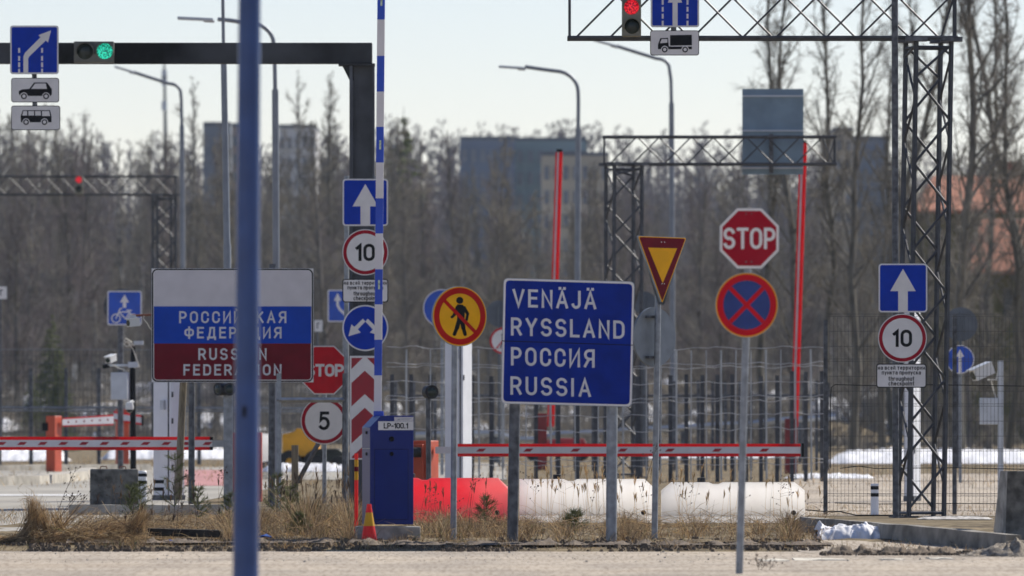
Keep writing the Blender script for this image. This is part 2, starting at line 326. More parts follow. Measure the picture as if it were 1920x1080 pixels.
class Sign:
    """A sign panel; outlines are given where they stand in the picture and turned into metres at distance d."""
    def __init__(s, outline, cx, cy, d, parent=None, name='sign_panel', rz=0, sx=1., t=.02, back=alu, off=0., shear=0.):
        s.cx, s.cy, s.k, s.sx, s.t, s.shear = cx, cy, d/F, sx, t, shear; s.lv = 0
        c = P(cx, cy, d+off)
        mb = MB(); mb.prism(s.loc(outline), -t/2, t/2)
        base = parent.location if parent else Vector((0, 0, 0))
        s.o = mb.build(name, back, parent, c-base, rz)
    def loc(s, pts): return [((x-s.cx)*s.k*s.sx, (s.cy-y)*s.k-(x-s.cx)*s.k*s.shear) for x, y in pts]
    def layer(s, name, m, *polys):
        s.lv += 1; mb = MB(); y = -s.t/2-s.lv*.0016
        for i, p in enumerate(polys):
            e = i*.00008
            if isinstance(p, tuple) and p[0] == 'ring': mb.ring(s.loc(p[1]), s.loc(p[2]), y-.0008-e, y+.0004)
            else: mb.prism(s.loc(p), y-.0008-e, y+.0004)
        return mb.build(name, m, s.o, smooth=False)
    def write(s, body, x0, y0, x1, y1, sw, m, slope=0., gap=.24, name='lettering'):
        s.lv += 1; mb = MB(); y = -s.t/2-s.lv*.0016
        for i, (mode, q) in enumerate(strokes(body, x0, y0, x1, y1, sw, gap)):
            q = [(px, py+slope*(px-x0)) for px, py in q]; L_, R_ = pen(mode, q, sw); n = len(L_); e = y-i*.00006
            a = s.loc(L_); b = s.loc(R_); vs = [(u, e, v) for u, v in a]+[(u, e, v) for u, v in b]
            mb.add(vs, [(j, (j+1) % n, n+(j+1) % n, n+j) for j in range(n if mode == 'closed' else n-1)])
        return mb.build(name, m, s.o, smooth=False)
    def text(s, body, x0, y0, x1, y1, m, weight=.0, spacing=1.05, name='lettering'):
        s.lv += 1; me = text_mesh(body, weight, spacing)
        n = len(me.vertices); co = np.zeros(n*3, np.float32); me.vertices.foreach_get('co', co); co = co.reshape(-1, 3)
        lo, hi = co.min(0), co.max(0)
        px = x0+(co[:, 0]-lo[0])/(hi[0]-lo[0])*(x1-x0); py = y1-(co[:, 1]-lo[1])/(hi[1]-lo[1])*(y1-y0)
        q = np.zeros_like(co); q[:, 0] = (px-s.cx)*s.k*s.sx; q[:, 2] = (s.cy-py)*s.k-(px-s.cx)*s.k*s.shear
        q[:, 1] = -s.t/2-s.lv*.0016-(co[:, 2])*.1
        me.vertices.foreach_set('co', q.ravel()); me.materials.append(m); me.update()
        return link(name, me, s.o)
def pole(parent, name, pa, pb, d, wpx, m=galv, n=12, d2=None, sink=True):
    """round pole between two picture points at distance d; reaches into the ground."""
    a, b = P(*pa, d), P(*pb, d2 or d); base = parent.location if parent else Vector((0, 0, 0))
    if sink: t = (G(d)-.05-a.z)/(b.z-a.z); b = a+(b-a)*t
    return MB().tube([a-base, b-base], wpx*d/F/2, n).build(name, m, parent)

# ================================================================ SETTING
ds = np.unique(np.concatenate([np.linspace(20, 80, 13), np.linspace(80, 130, 170), np.linspace(130, 340, 140), np.linspace(340, 950, 90),
                               np.linspace(950, 6000, 20)]))
fr = np.unique(np.concatenate([np.linspace(-1, 1, 90), np.array([-60, -30, -15, -8, -4, -2, -1.4, 1.4, 2, 4, 8, 15, 30, 60])]))
V = []; nr, nc = len(ds), len(fr)
for d in ds:
    hw = 13.0 if d < 180 else d*.072
    z = G(d)
    for f in fr:
        b = 0
        if 84.2 < d < 99: b = .022*math.sin(f*61+d*1.3)*math.sin(d*2.1+f*23)+RNG.uniform(-.02, .02)
        elif d > 335: b = .5*math.sin(f*17+d*.11)*math.sin(d*.071+f*5)
        V.append((f*hw*(1 if abs(f) <= 1 else max(1, 900/hw/4)), d, z+b))
Fa = [(i*nc+j, i*nc+j+1, (i+1)*nc+j+1, (i+1)*nc+j) for i in range(nr-1) for j in range(nc-1)]
gm = bpy.data.materials.new('dry_ground'); gm.use_nodes = True; t = gm.node_tree; b = t.nodes['Principled BSDF']
b.inputs['Roughness'].default_value = .95; b.inputs['Specular IOR Level'].default_value = .1
geo = t.nodes.new('ShaderNodeNewGeometry'); n1 = t.nodes.new('ShaderNodeTexNoise'); n1.inputs['Scale'].default_value = 3.2; n1.inputs['Detail'].default_value = 9
n2 = t.nodes.new('ShaderNodeTexNoise'); n2.inputs['Scale'].default_value = .33; n2.inputs['Detail'].default_value = 5
r1 = t.nodes.new('ShaderNodeValToRGB'); e = r1.color_ramp.elements
e[0].position = .32; e[0].color = (.075, .055, .036, 1); e[1].position = .7; e[1].color = (.30, .235, .14, 1)
e2 = e.new(.5); e2.color = (.17, .135, .08, 1)
sep = t.nodes.new('ShaderNodeSeparateXYZ'); mr = t.nodes.new('ShaderNodeMapRange'); mr.inputs[1].default_value = 250; mr.inputs[2].default_value = 335
mr.inputs[3].default_value = -.3; mr.inputs[4].default_value = .055
ad = t.nodes.new('ShaderNodeMath'); r2 = t.nodes.new('ShaderNodeValToRGB'); r2.color_ramp.elements[0].position = .60; r2.color_ramp.elements[1].position = .66
mx = t.nodes.new('ShaderNodeMix'); mx.data_type = 'RGBA'; mx.inputs[7].default_value = (.78, .8, .84, 1)
L = t.links
L.new(geo.outputs['Position'], n1.inputs[0]); L.new(geo.outputs['Position'], n2.inputs[0]); L.new(geo.outputs['Position'], sep.inputs[0])
L.new(n1.outputs[0], r1.inputs[0]); L.new(sep.outputs[1], mr.inputs[0]); L.new(n2.outputs[0], ad.inputs[0]); L.new(mr.outputs[0], ad.inputs[1])
L.new(ad.outputs[0], r2.inputs[0]); L.new(r2.outputs[0], mx.inputs[0]); L.new(r1.outputs[0], mx.inputs[6]); L.new(mx.outputs[2], b.inputs[0])
bp = t.nodes.new('ShaderNodeBump'); bp.inputs['Strength'].default_value = .7; bp.inputs['Distance'].default_value = .05
L.new(n1.outputs[0], bp.inputs['Height']); L.new(bp.outputs[0], b.inputs['Normal'])
tag(link('ground', arrmesh('ground', V, Fa, [gm], smooth=True)), kind='structure')

def strip(name, rows, m, lift=.02, kind='structure', jag=0.):
    """a sheet on the ground: rows of (image row, left px, right px)"""
    rows = sorted(rows, key=lambda r: -r[0]); dr = [D(r[0]) for r in rows]; V, Fa = [], []
    dl = np.linspace(dr[0], dr[-1], max(4, int((dr[-1]-dr[0])/.6)))
    xl = np.interp(dl, dr, [X(r[1], q) for r, q in zip(rows, dr)]); xr = np.interp(dl, dr, [X(r[2], q) for r, q in zip(rows, dr)])
    nn = 24
    for i, d in enumerate(dl):
        for j in range(nn+1):
            jd = RNG.uniform(-jag, jag) if (i in (0, len(dl)-1)) else 0
            V.append((xl[i]+(xr[i]-xl[i])*j/nn, d+jd, G(d)+lift))
    for i in range(len(dl)-1):
        for j in range(nn): Fa.append((i*(nn+1)+j, i*(nn+1)+j+1, (i+1)*(nn+1)+j+1, (i+1)*(nn+1)+j))
    return tag(link(name, arrmesh(name, V, Fa, [m], smooth=True)), kind=kind)
# near road (a wide band right across the picture)
V, Fa = [], []
for i in range(60):
    for j in range(61):
        x = -60+j*2; edge = 82.1-.5*max(0, min(1, (x+4)/9))+.12*math.sin(x*2.1); V.append((x, 22+(edge-22)*i/59, .006))
Fa = [(i*61+j, i*61+j+1, (i+1)*61+j+1, (i+1)*61+j) for i in range(59) for j in range(60)]
tag(link('road', arrmesh('road', V, Fa, [asphalt], smooth=True)), kind='structure')
strip('checkpoint_road', [(1003, -420, 120), (975, -420, 190), (952, -400, 330), (915, -400, 520), (897, -340, 520), (876, -260, 520)], asphalt2, .007)
strip('red_lane', [(912, 318, 470), (882, 335, 440)], pink, .012)
strip('lane_line', [(931, -300, 130), (928, -300, 165)], paint, .012)
strip('exit_road', [(968, 1500, 2300), (950, 1490, 2300), (900, 1480, 2300), (889, 1700, 2300)], asphalt, .007)
strip('pavement', [(1046, 1560, 2050), (1036, 1500, 2050), (1012, 1470, 1960)], asphalt, .008)
strip('gate_road', [(900, 470, 950), (868, 470, 950)], asphalt2, .007)

def kerb(name, pts, m, label, h=.14, wd=.16, kind='structure'):
    mb = MB(); W = []
    for px, py in pts:
        d = D(py); W.append(Vector((X(px, d), d, G(d))))
    n = len(W); vs = []
    for i, p in enumerate(W):
        tt = (W[min(i+1, n-1)]-W[max(i-1, 0)]); tt.z = 0; tt.normalize(); nn = Vector((-tt.y, tt.x, 0))
        for a, zz in ((-wd/2, -.05), (-wd/2+.015, h), (wd/2-.01, h), (wd/2, -.05)): vs.append(p+nn*a+Vector((0, 0, zz+RNG.uniform(-.006, .006))))
    fs = [(i*4+j, (i+1)*4+j, (i+1)*4+j+1, i*4+j+1) for i in range(n-1) for j in range(3)]+[(0, 1, 2, 3), (n*4-1, n*4-2, n*4-3, n*4-4)]
    mb.add(vs, [f[::-1] for f in fs]); return tag(mb.build(name, m, smooth=False), kind=kind)
def lerp_pts(a, b, n): return [(a[0]+(b[0]-a[0])*i/n, a[1]+(b[1]-a[1])*i/n) for i in range(n+1)]
kerb('kerb', lerp_pts((1512, 999), (1900, 1036), 12), mat('dark_kerb', (.22, .205, .175), .9, var=.35, scale=5, bump=.5), '', .17, .18)
kerb('kerb', lerp_pts((-60, 912), (60, 909), 4)+[(110, 905), (150, 899), (168, 893)], kerbm, '', .16, .3)
kerb('kerb', lerp_pts((130, 966), (420, 966), 8), kerbm, '', .14, .2)
kerb('kerb', lerp_pts((-60, 884), (275, 881), 6), kerbm, '', .12, .25)
for i, (a, b_) in enumerate(((1425, 1478), (1488, 1585), (1650, 1692), (1740, 1786))):
    kerb('kerb', lerp_pts((a, 1052-i), (b_, 1052-i), 4), mat('worn_kerb', (.62, .58, .48), .9, var=.25, scale=5, bump=.4), '', .012, .9)

# ================================================================ SIGNS IN THE FRONT ROW
# country name board
t = thing('country_sign', (X(1060, 84.2), 84.2, G(84.2)), 'large blue board reading VENÄJÄ RYSSLAND РОССИЯ RUSSIA on two steel posts', 'road sign')
sh = .0; d = 84.2
quad = [(944, 521), (1190, 528), (1185, 763), (939, 757)]
def inset(q, k):
    cx = sum(p[0] for p in q)/4; cy = sum(p[1] for p in q)/4; return [(x+(k if x < cx else -k), y+(k if y < cy else -k)) for x, y in q]
def rquad(q, r, n=5):
    out = []
    for i in range(4):
        p, a, b_ = Vector(q[i]), Vector(q[i-1]), Vector(q[(i+1) % 4]); u = (a-p).normalized()*r; v = (b_-p).normalized()*r
        for j in range(n+1): s_ = j/n; out.append(tuple((p+u)*(1-s_)**2+2*(p)*s_*(1-s_)+(p+v)*s_**2))
    return out
s = Sign(rquad(quad, 9), 1064, 642, d, t)
s.layer('border', white, rquad(inset(quad, 1), 9)); s.layer('field', dblue, rquad(inset(quad, 4.5), 8))
s.layer('joint', black, [(941, 638.5), (1187, 646.5), (1187, 648), (941, 640)])
ym = mat('sign_lettering_white', (.60, .61, .63), .45, var=.08, scale=8)
for body, x0, y0, x1, y1 in (('VENÄJÄ', 961, 541.5, 1118, 575.5), ('RYSSLAND', 958, 595, 1171, 629), ('РОССИЯ', 958, 650.5, 1115, 685), ('RUSSIA', 957, 705.5, 1108, 740)):
    s.write(body, x0, y0, x1, y1, 5.0, ym, .03, .42)
for a, b_ in (((966, 730), (961, 1010)), ((1148, 740), (1146, 1020))):
    pole(t, 'post', a, b_, d+.08, 21, dgalv if a[0] < 1000 else galv, 16)
bk = MB()
for yy in (560, 610, 690, 740):
    p = P(1062, yy, d+.025)-t.location; bk.box(p, (1.15, .03, .03))
bk.build('bracket', alu, t)

# no pedestrians
t = thing('road_sign', (X(848, 85), 85, G(85)), 'round red and yellow sign banning pedestrians with walking figure on thin grey pole', 'road sign')
s = Sign(circ(861, 593, 51, 64, 56.5), 861, 593, 85, t, rz=R(27), sx=1/math.cos(R(27)), off=-.06)
s.layer('border', yellow, circ(861, 593, 50, 64, 55.5)); s.layer('ring', ored, circ(861, 593, 48, 64, 53.5)); s.layer('field', yellow, circ(861, 593, 38, 64, 42.5))
def q(a, b_): return (480+a/3, 360+b_/3)
s.layer('walking_figure', black, circ(*q(1142, 610), 6.6, 20), [q(1128, 632), q(1160, 634), q(1172, 660), q(1168, 728), q(1126, 730), q(1128, 690), q(1120, 660)],
        stroke(q(1128, 648), q(1112, 690), 6), stroke(q(1114, 690), q(1098, 704), 5), stroke(q(1166, 650), q(1186, 685), 6), stroke(q(1186, 688), q(1180, 718), 5),
        stroke(q(1138, 724), q(1126, 765), 8), stroke(q(1126, 765), q(1112, 800), 6.5), stroke(q(1155, 724), q(1162, 765), 8), stroke(q(1162, 765), q(1172, 800), 6.5))
s.layer('slash', ored, stroke((831, 563), (892, 625), 6.5, False))
pole(t, 'pole', (853, 560), (850, 1014), 85, 11.5, galv)
# give way + round sign seen from behind, one post
t = thing('road_sign', (X(1228, 85.2), 85.2, G(85.2)), 'yellow give way triangle turned aside with grey back of round sign on same pole', 'road sign')
a48 = R(46); s = Sign(rquad([(1193, 443), (1287, 444), (1241, 571), (1239, 571)], 5)[:], 1240, 500, 85.2, t, rz=a48, sx=1/math.cos(a48), off=-.05)
def trik(k, top): return [(1193+k, 443+top), (1287-k, 444+top), (1240, 571-k*2.2)]
def rtri(k, top, r): 
    q3 = trik(k, top); out = []
    for i in range(3):
        p, a, b_ = Vector(q3[i]), Vector(q3[i-1]), Vector(q3[(i+1) % 3]); u = (a-p).normalized()*r; v = (b_-p).normalized()*r
        for j in range(5): s_ = j/4; out.append(tuple((p+u)*(1-s_)**2+2*p*s_*(1-s_)+(p+v)*s_**2))
    return out
s.layer('border', yellow, rtri(1, 1, 4)); s.layer('frame', dred, rtri(3, 2.5, 4)); s.layer('field', yellow, [(1213, 465), (1268, 465), (1240.5, 531)])
s.layer('rivet', white, circ(1238, 454, .9, 8), circ(1244, 454, .9, 8), circ(1239, 532, .9, 8), circ(1243.5, 532, .9, 8))
s2 = Sign(circ(1226, 632, 40, 48, 56), 1226, 632, 85.2, t, 'sign_back', rz=a48, sx=1/math.cos(a48), off=.09, back=mat('sign_back_grey', (.20, .225, .25), .5, metal=.2, var=.12, scale=7))
mb = MB()
for yy in (594, 670): p = P(1226, yy, 85.2)-t.location; MB().box(p+Vector((-.01, .02, 0)), (.16, .05, .025), a48).build('clamp', dgalv, t)
pole(t, 'pole', (1235, 478), (1227, 1022), 85.2, 11.5, galv)
# STOP + no stopping
dS = 68.
t = thing('road_sign', (X(1388, dS), dS, G(dS)), 'maroon STOP octagon above round blue no stopping sign on nearest grey pole', 'road sign')
s = Sign(octo(1405, 447, 112, 114), 1405, 447, dS, t, off=-.04)
s.layer('border', white, octo(1405, 447, 110, 112)); s.layer('field', red, octo(1405, 447, 101, 103))
s.write('STOP', 1356, 427, 1454, 467, 5.9, white, 0, .3)
for yy in (401, 491): s.layer('rivet', dgalv, circ(1399, yy, 1.6, 8), circ(1409, yy, 1.6, 8))
s = Sign(circ(1400, 572, 59, 64, 61), 1400, 572, dS, t, off=-.04)
s.layer('border', yellow, circ(1400, 572, 58, 64, 60)); s.layer('ring', bred, circ(1400, 572, 56, 64, 58))
nb = mat('faded_sign_blue', (.015, .04, .20), .5, var=.12, scale=8)
s.layer('field', nb, circ(1400, 572, 44, 64, 46)); s.layer('cross', bred, stroke((1369, 540), (1431, 604), 8, False), stroke((1431, 540), (1369, 604), 8, False))
for yy in (527, 615): s.layer('rivet', dgalv, circ(1396, yy, 1.3, 8), circ(1405, yy, 1.3, 8))
pole(t, 'pole', (1405, 405), (1386, 1080), dS, 14, galv, 16)
# foreground blue pole (out of focus)
dB = 47.
o = thing('blue_pole', (X(461, dB), dB, 0), 'thick blue painted steel pole in the near foreground', 'pole')
MB().tube([P(468.5, -60, dB)-o.location, P(460.5, 1080, dB)-o.location, Vector((-.01, 0, -.05))], [.0605, .072, .075], 32).build('shaft', bluepole, o)
MB().box(P(459, 772, dB)-o.location+Vector((0, -.071, 0)), (.02, .006, .06)).build('hatch', black, o)

# ================================================================ RUSSIAN SIGNS
def arrow_up(cx, top, bot, hw, hh, sw): return [(cx, top), (cx+hw, top+hh), (cx+sw, top+hh), (cx+sw, bot), (cx-sw, bot), (cx-sw, top+hh), (cx-hw, top+hh)]
def sign_arrow(x0, y0, x1, y1, d, parent=None):
    cx, cy = (x0+x1)/2, (y0+y1)/2
    s = Sign(rrect(x0, y0, x1, y1, 6), cx, cy, d, parent, name='sign_panel' if parent else 'road_sign')
    s.layer('border', white, rrect(x0+.5, y0+.5, x1-.5, y1-.5, 6)); s.layer('field', blue, rrect(x0+3, y0+3, x1-3, y1-3, 4))
    s.layer('arrow', white, arrow_up(cx, y0+10, y1-2, 24, 42, 9)); return s
def sign_limit(cx, cy, r, txt, d, parent=None):
    s = Sign(circ(cx, cy, r, 64), cx, cy, d, parent, name='sign_panel' if parent else 'road_sign')
    s.layer('border', white, circ(cx, cy, r-.5, 64)); s.layer('ring', red, circ(cx, cy, r-2, 64)); s.layer('field', white, circ(cx, cy, r-8.5, 64))
    if txt == '10': s.write('10', cx-19.5, cy-16, cx+18, cy+16.5, 5.8, black, 0, .3)
    else: s.write('5', cx-11, cy-17.5, cx+10.5, cy+17.5, 5.8, black)
    return s
def sign_note(x0, y0, x1, y1, d, parent=None):
    s = Sign(rrect(x0, y0, x1, y1, 5), (x0+x1)/2, (y0+y1)/2, d, parent, name='sign_panel' if parent else 'road_sign', t=.015)
    s.layer('border', black, rrect(x0, y0, x1, y1, 5)); s.layer('field', white, rrect(x0+1.8, y0+1.8, x1-1.8, y1-1.8, 4))
    w_, h_ = x1-x0, y1-y0
    for body, a, b_, u, v in (('на всей территории', .03, .97, .13, .25), ('пункта пропуска', .11, .89, .33, .45), ('throughout', .24, .76, .58, .71), ('checkpoint', .24, .76, .78, .91)):
        s.write(body, x0+a*w_, y0+u*h_-2.2, x0+b_*w_, y0+v*h_, 1.25, black, 0, .3)
    return s
# flag board
dR = 121.5
t = thing('country_sign', (X(435, dR), dR, G(dR)), 'white, blue and red board reading РОССИЙСКАЯ ФЕДЕРАЦИЯ and RUSSIAN FEDERATION', 'road sign')
s = Sign([(284, 503), (588, 503), (588, 717), (284, 717)], 436, 610, dR, t)
s.layer('margin', white, [(284.5, 503.5), (587.5, 503.5), (587.5, 716.5), (284.5, 716.5)])
s.layer('outline', black, rrect(285, 504, 587, 716, 10)); s.layer('border', white, rrect(287.5, 506.5, 584.5, 713.5, 8))
s.layer('white_stripe', greywhite, rrect(289, 508, 583, 590, 6)); s.layer('red_stripe', dred, rrect(289, 630, 583, 712, 6))
fb = mat('flag_blue', (.004, .055, .42), .6, spec=.12, var=.08, scale=5)
s.layer('blue_stripe', fb, [(288.5, 574.5), (583.5, 574.5), (583.5, 644), (288.5, 644)])
for body, x0, y0, x1, y1 in (('РОССИЙСКАЯ', 336, 580, 537, 606), ('ФЕДЕРАЦИЯ', 346, 613, 528, 638), ('RUSSIAN', 372, 653, 500, 675), ('FEDERATION', 344, 683, 528, 704)):
    s.write(body, x0, y0+(3.5 if 'Й' in body else 0), x1, y1-(3.5 if 'Ф' in body else 0), 3.5, ym, 0, .48)
pole(t, 'post', (360, 620), (359, 935), dR+.07, 12, dgalv); pole(t, 'post', (511, 495), (509, 950), dR+.07, 13, dgalv)
MB().tube([P(347, 640, dR+.3)-t.location, P(334, 935, dR+.6)-t.location], [.05, .055], 10).build('brace', wood, t)
# post with five signs behind the blue barrier
dP = 121.
t = thing('sign_post', (X(651, dP), dP, G(dP)), 'tall post with arrow, 10 limit and chevron signs behind the striped blue boom', 'road sign')
sign_arrow(642, 335, 728, 424, dP-.06, t); sign_limit(685, 473, 43.5, '10', dP-.06, t); sign_note(642, 523, 728, 567, dP-.06, t)
s = Sign(circ(685, 615, 43.5, 64), 685, 615, dP-.06, t)
s.layer('border', white, circ(685, 615, 43, 64)); s.layer('field', blue, circ(685, 615, 40.5, 64))
def arr2(m_): 
    f = lambda x, y: (685+m_*(x-685), y)
    return [f(680, 597), f(686, 604), f(667, 620), f(676, 624), f(654, 630), f(659, 609), f(664, 614)]
s.layer('arrow', white, [(680.5, 597.5), (685, 603), (671, 617.5), (676.5, 623.5), (653.5, 630.5), (659, 608), (664.5, 613)],
        [(689.5, 597.5), (685, 603), (699, 617.5), (693.5, 623.5), (716.5, 630.5), (711, 608), (705.5, 613)])
s = Sign([(655.5, 667), (712.5, 667), (712.5, 862), (655.5, 862)], 684, 764, dP-.06, t, name='chevron_board')
s.layer('border', white, [(656, 667.5), (712, 667.5), (712, 861.5), (656, 861.5)])
cr = mat('chevron_red', (.33, .006, .02), .4, var=.1, scale=5)
pol = [[(659, 671), (680, 671), (659, 692)], [(709, 671), (688, 671), (709, 692)]]
for y in (695, 764.5, 834):
    yb = min(y+67, 861); pol.append([(684, y), (709, y+23), (709, min(y+67, 859)), (684, min(y+44, 859)), (659, min(y+67, 859)), (659, y+23)] if y < 800 else [(684, y), (708, y+22), (708, 859), (660, 859), (660, y+22)])
s.layer('chevron', cr, *pol)
pole(t, 'post', (650, 330), (649, 960), dP, 9, galv); pole(t, 'post', (706, 330), (706, 960), dP, 8, galv)
# STOP and 5
d5 = 124.5
t = thing('road_sign', (X(608, d5), d5, G(d5)), 'bright red STOP octagon above round white 5 limit sign on slim post', 'road sign')
s = Sign(octo(608, 694, 92, 92), 608, 694, d5, t, off=-.06)
s.layer('border', white, octo(608, 694, 91, 91)); s.layer('field', bred, octo(608, 694, 87, 87)); s.write('STOP', 573, 682.5, 645, 706, 4.9, white, 0, .25)
sign_limit(608, 789, 44.5, '5', d5-.06, t); pole(t, 'pole', (609, 660), (608, 965), d5, 8, galv)
# signs on the right-hand tower
dT = 110.
for s, lab, gp in ((sign_arrow(1647, 494, 1739, 586, dT-.75), 'square blue one way arrow sign high on the lattice tower', 0),
                   (sign_limit(1692, 634, 46, '10', dT-.75), 'round white 10 limit sign under blue arrow sign on lattice tower', 0),
                   (sign_note(1643, 682, 1737, 727, dT-.75), 'small white plate reading throughout checkpoint under the 10 sign on lattice tower', 0)):
    tag(s.o, lab, 'road sign')
# ================================================================ LEFT DARK GANTRY
dG = 123.
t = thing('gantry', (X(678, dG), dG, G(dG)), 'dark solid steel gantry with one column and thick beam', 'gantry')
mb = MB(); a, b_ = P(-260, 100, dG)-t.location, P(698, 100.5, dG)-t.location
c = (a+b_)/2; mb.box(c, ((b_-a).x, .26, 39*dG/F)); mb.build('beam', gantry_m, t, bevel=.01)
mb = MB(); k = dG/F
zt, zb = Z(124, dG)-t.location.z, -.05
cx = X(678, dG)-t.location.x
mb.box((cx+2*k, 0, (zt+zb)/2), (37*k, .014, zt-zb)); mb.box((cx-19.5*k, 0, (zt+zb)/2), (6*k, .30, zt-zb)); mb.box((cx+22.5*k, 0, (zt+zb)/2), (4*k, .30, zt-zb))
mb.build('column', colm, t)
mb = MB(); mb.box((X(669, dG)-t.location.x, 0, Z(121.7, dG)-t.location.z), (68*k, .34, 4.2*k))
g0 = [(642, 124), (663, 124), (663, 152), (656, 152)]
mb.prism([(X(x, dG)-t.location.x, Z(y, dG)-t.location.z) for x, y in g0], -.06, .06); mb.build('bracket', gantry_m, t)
# sign + plates hanging on the beam
ds_ = dG-.2
s = Sign(rrect(19, 48, 110, 139, 5), 64.5, 93.5, ds_, name='road_sign'); tag(s.o, 'blue lane sign with arrow bending to upper right on dark beam', 'road sign')
s.layer('border', white, rrect(19.5, 48.5, 109.5, 138.5, 5)); s.layer('field', dblue if 0 else blue, rrect(22, 51, 107, 136, 3))
s.layer('arrow', white, [(44, 137), (44, 106), (47, 99), (76, 70), (72, 66), (96, 57), (90, 80), (86, 76), (55, 106), (53, 110), (53, 137)])
dash = []
for x in (36, 79):
    for y in (90, 105, 117, 129): dash.append([(x-1.8, y), (x+1.8, y), (x+1.8, y+9), (x-1.8, y+9)])
s.layer('dashes', white, *dash)
def plate(x0, y0, x1, y1, lab, d):
    s = Sign(rrect(x0, y0, x1, y1, 5), (x0+x1)/2, (y0+y1)/2, d, name='road_sign', t=.015); tag(s.o, lab, 'road sign')
    s.layer('border', black, rrect(x0, y0, x1, y1, 5)); s.layer('field', white, rrect(x0+1.3, y0+1.3, x1-1.3, y1-1.3, 4)); return s
def q1(*l): return [(a/3, b_/3) for a, b_ in l]
def wheels(s, ws, r, n1='wheel'):
    s.layer('arch', white, *[circ(x, y, r+1.6, 24) for x, y in ws]); s.layer('tyre', black, *[circ(x, y, r, 24) for x, y in ws])
    s.layer('hub', white, *[circ(x, y, r*.58, 20) for x, y in ws])
s = plate(21, 146, 111, 192, 'white plate with black car silhouette under the blue lane sign', ds_)
s.layer('car_silhouette', black, q1((106, 512), (125, 503), (165, 500), (192, 464), (265, 464), (292, 502), (292, 530), (285, 540), (115, 540), (106, 528)))
s.layer('car_window', white, q1((176, 500), (198, 470), (258, 470), (264, 500))); wheels(s, [(45, 180.5), (86.5, 180.5)], 5.6)
s = plate(21, 198, 113, 244, 'white plate with black minibus silhouette, lowest under dark beam', ds_)
s.layer('bus_silhouette', black, q1((116, 655), (128, 620), (282, 620), (290, 655), (290, 688), (118, 688)))
s.layer('bus_window', white, q1((125, 650), (132, 625), (153, 625), (153, 650)), q1((160, 625), (192, 625), (192, 650), (160, 650)), q1((198, 625), (230, 625), (230, 650), (198, 650)), q1((237, 625), (277, 625), (282, 653), (237, 653)))
wheels(s, [(49, 229), (83.5, 229)], 5.4)
mb = MB(); mb.bar(P(64, 110, dG-.16), P(66, 240, dG-.16), .05); tag(mb.build('sign_bracket', dgalv), 'dark vertical bar carrying lane sign and two plates on dark beam', 'bracket')
def signal(cells, x0, y0, x1, y1, d, body, lab, r):
    o = thing('traffic_light', P((x0+x1)/2, y1, d), lab, 'traffic light'); k = d/F
    mb = MB(); mb.box((0, 0, (y1-y0)*k/2), ((x1-x0)*k, .16, (y1-y0)*k)); mb.build('body', body, o, bevel=.012)
    for cx, cy, m in cells:
        p = P(cx, cy, d)-o.location
        mb = MB(); mb.lathe([(r*k, 0), (r*k*.9, -.012), (r*k*.5, -.022), (.001, -.026)], p+Vector((0, -.081, 0)), 24, axis='y'); mb.build('lens', m, o)
        rr = r*k*1.12; pts = []
        mb = MB(); outer, inner = [], []
        n = 20
        vs = []
        for j in range(n+1):
            a = R(-20+220*j/n)
            for rad in (rr, rr*.93):
                for yy in (-.08, -.19 if 0 < j < n else -.10): vs.append((p[0]+rad*math.cos(a), yy, p[2]+rad*math.sin(a)))
        fs = []
        for j in range(n):
            a, b_ = j*4, j*4+4; fs += [(a, a+1, b_+1, b_), (a+2, b_+2, b_+3, a+3), (a+1, a+3, b_+3, b_+1)]
        mb.add(vs, fs); mb.build('visor', body, o)
    return o
def leds(o, idx, m, d, cx, cy, r):
    pass
signal([(160, 97, lens_off), (197, 96.5, lens_green)], 139, 78, 214, 118, dG-.25, tl_body, 'horizontal traffic light showing green on dark beam', 15)

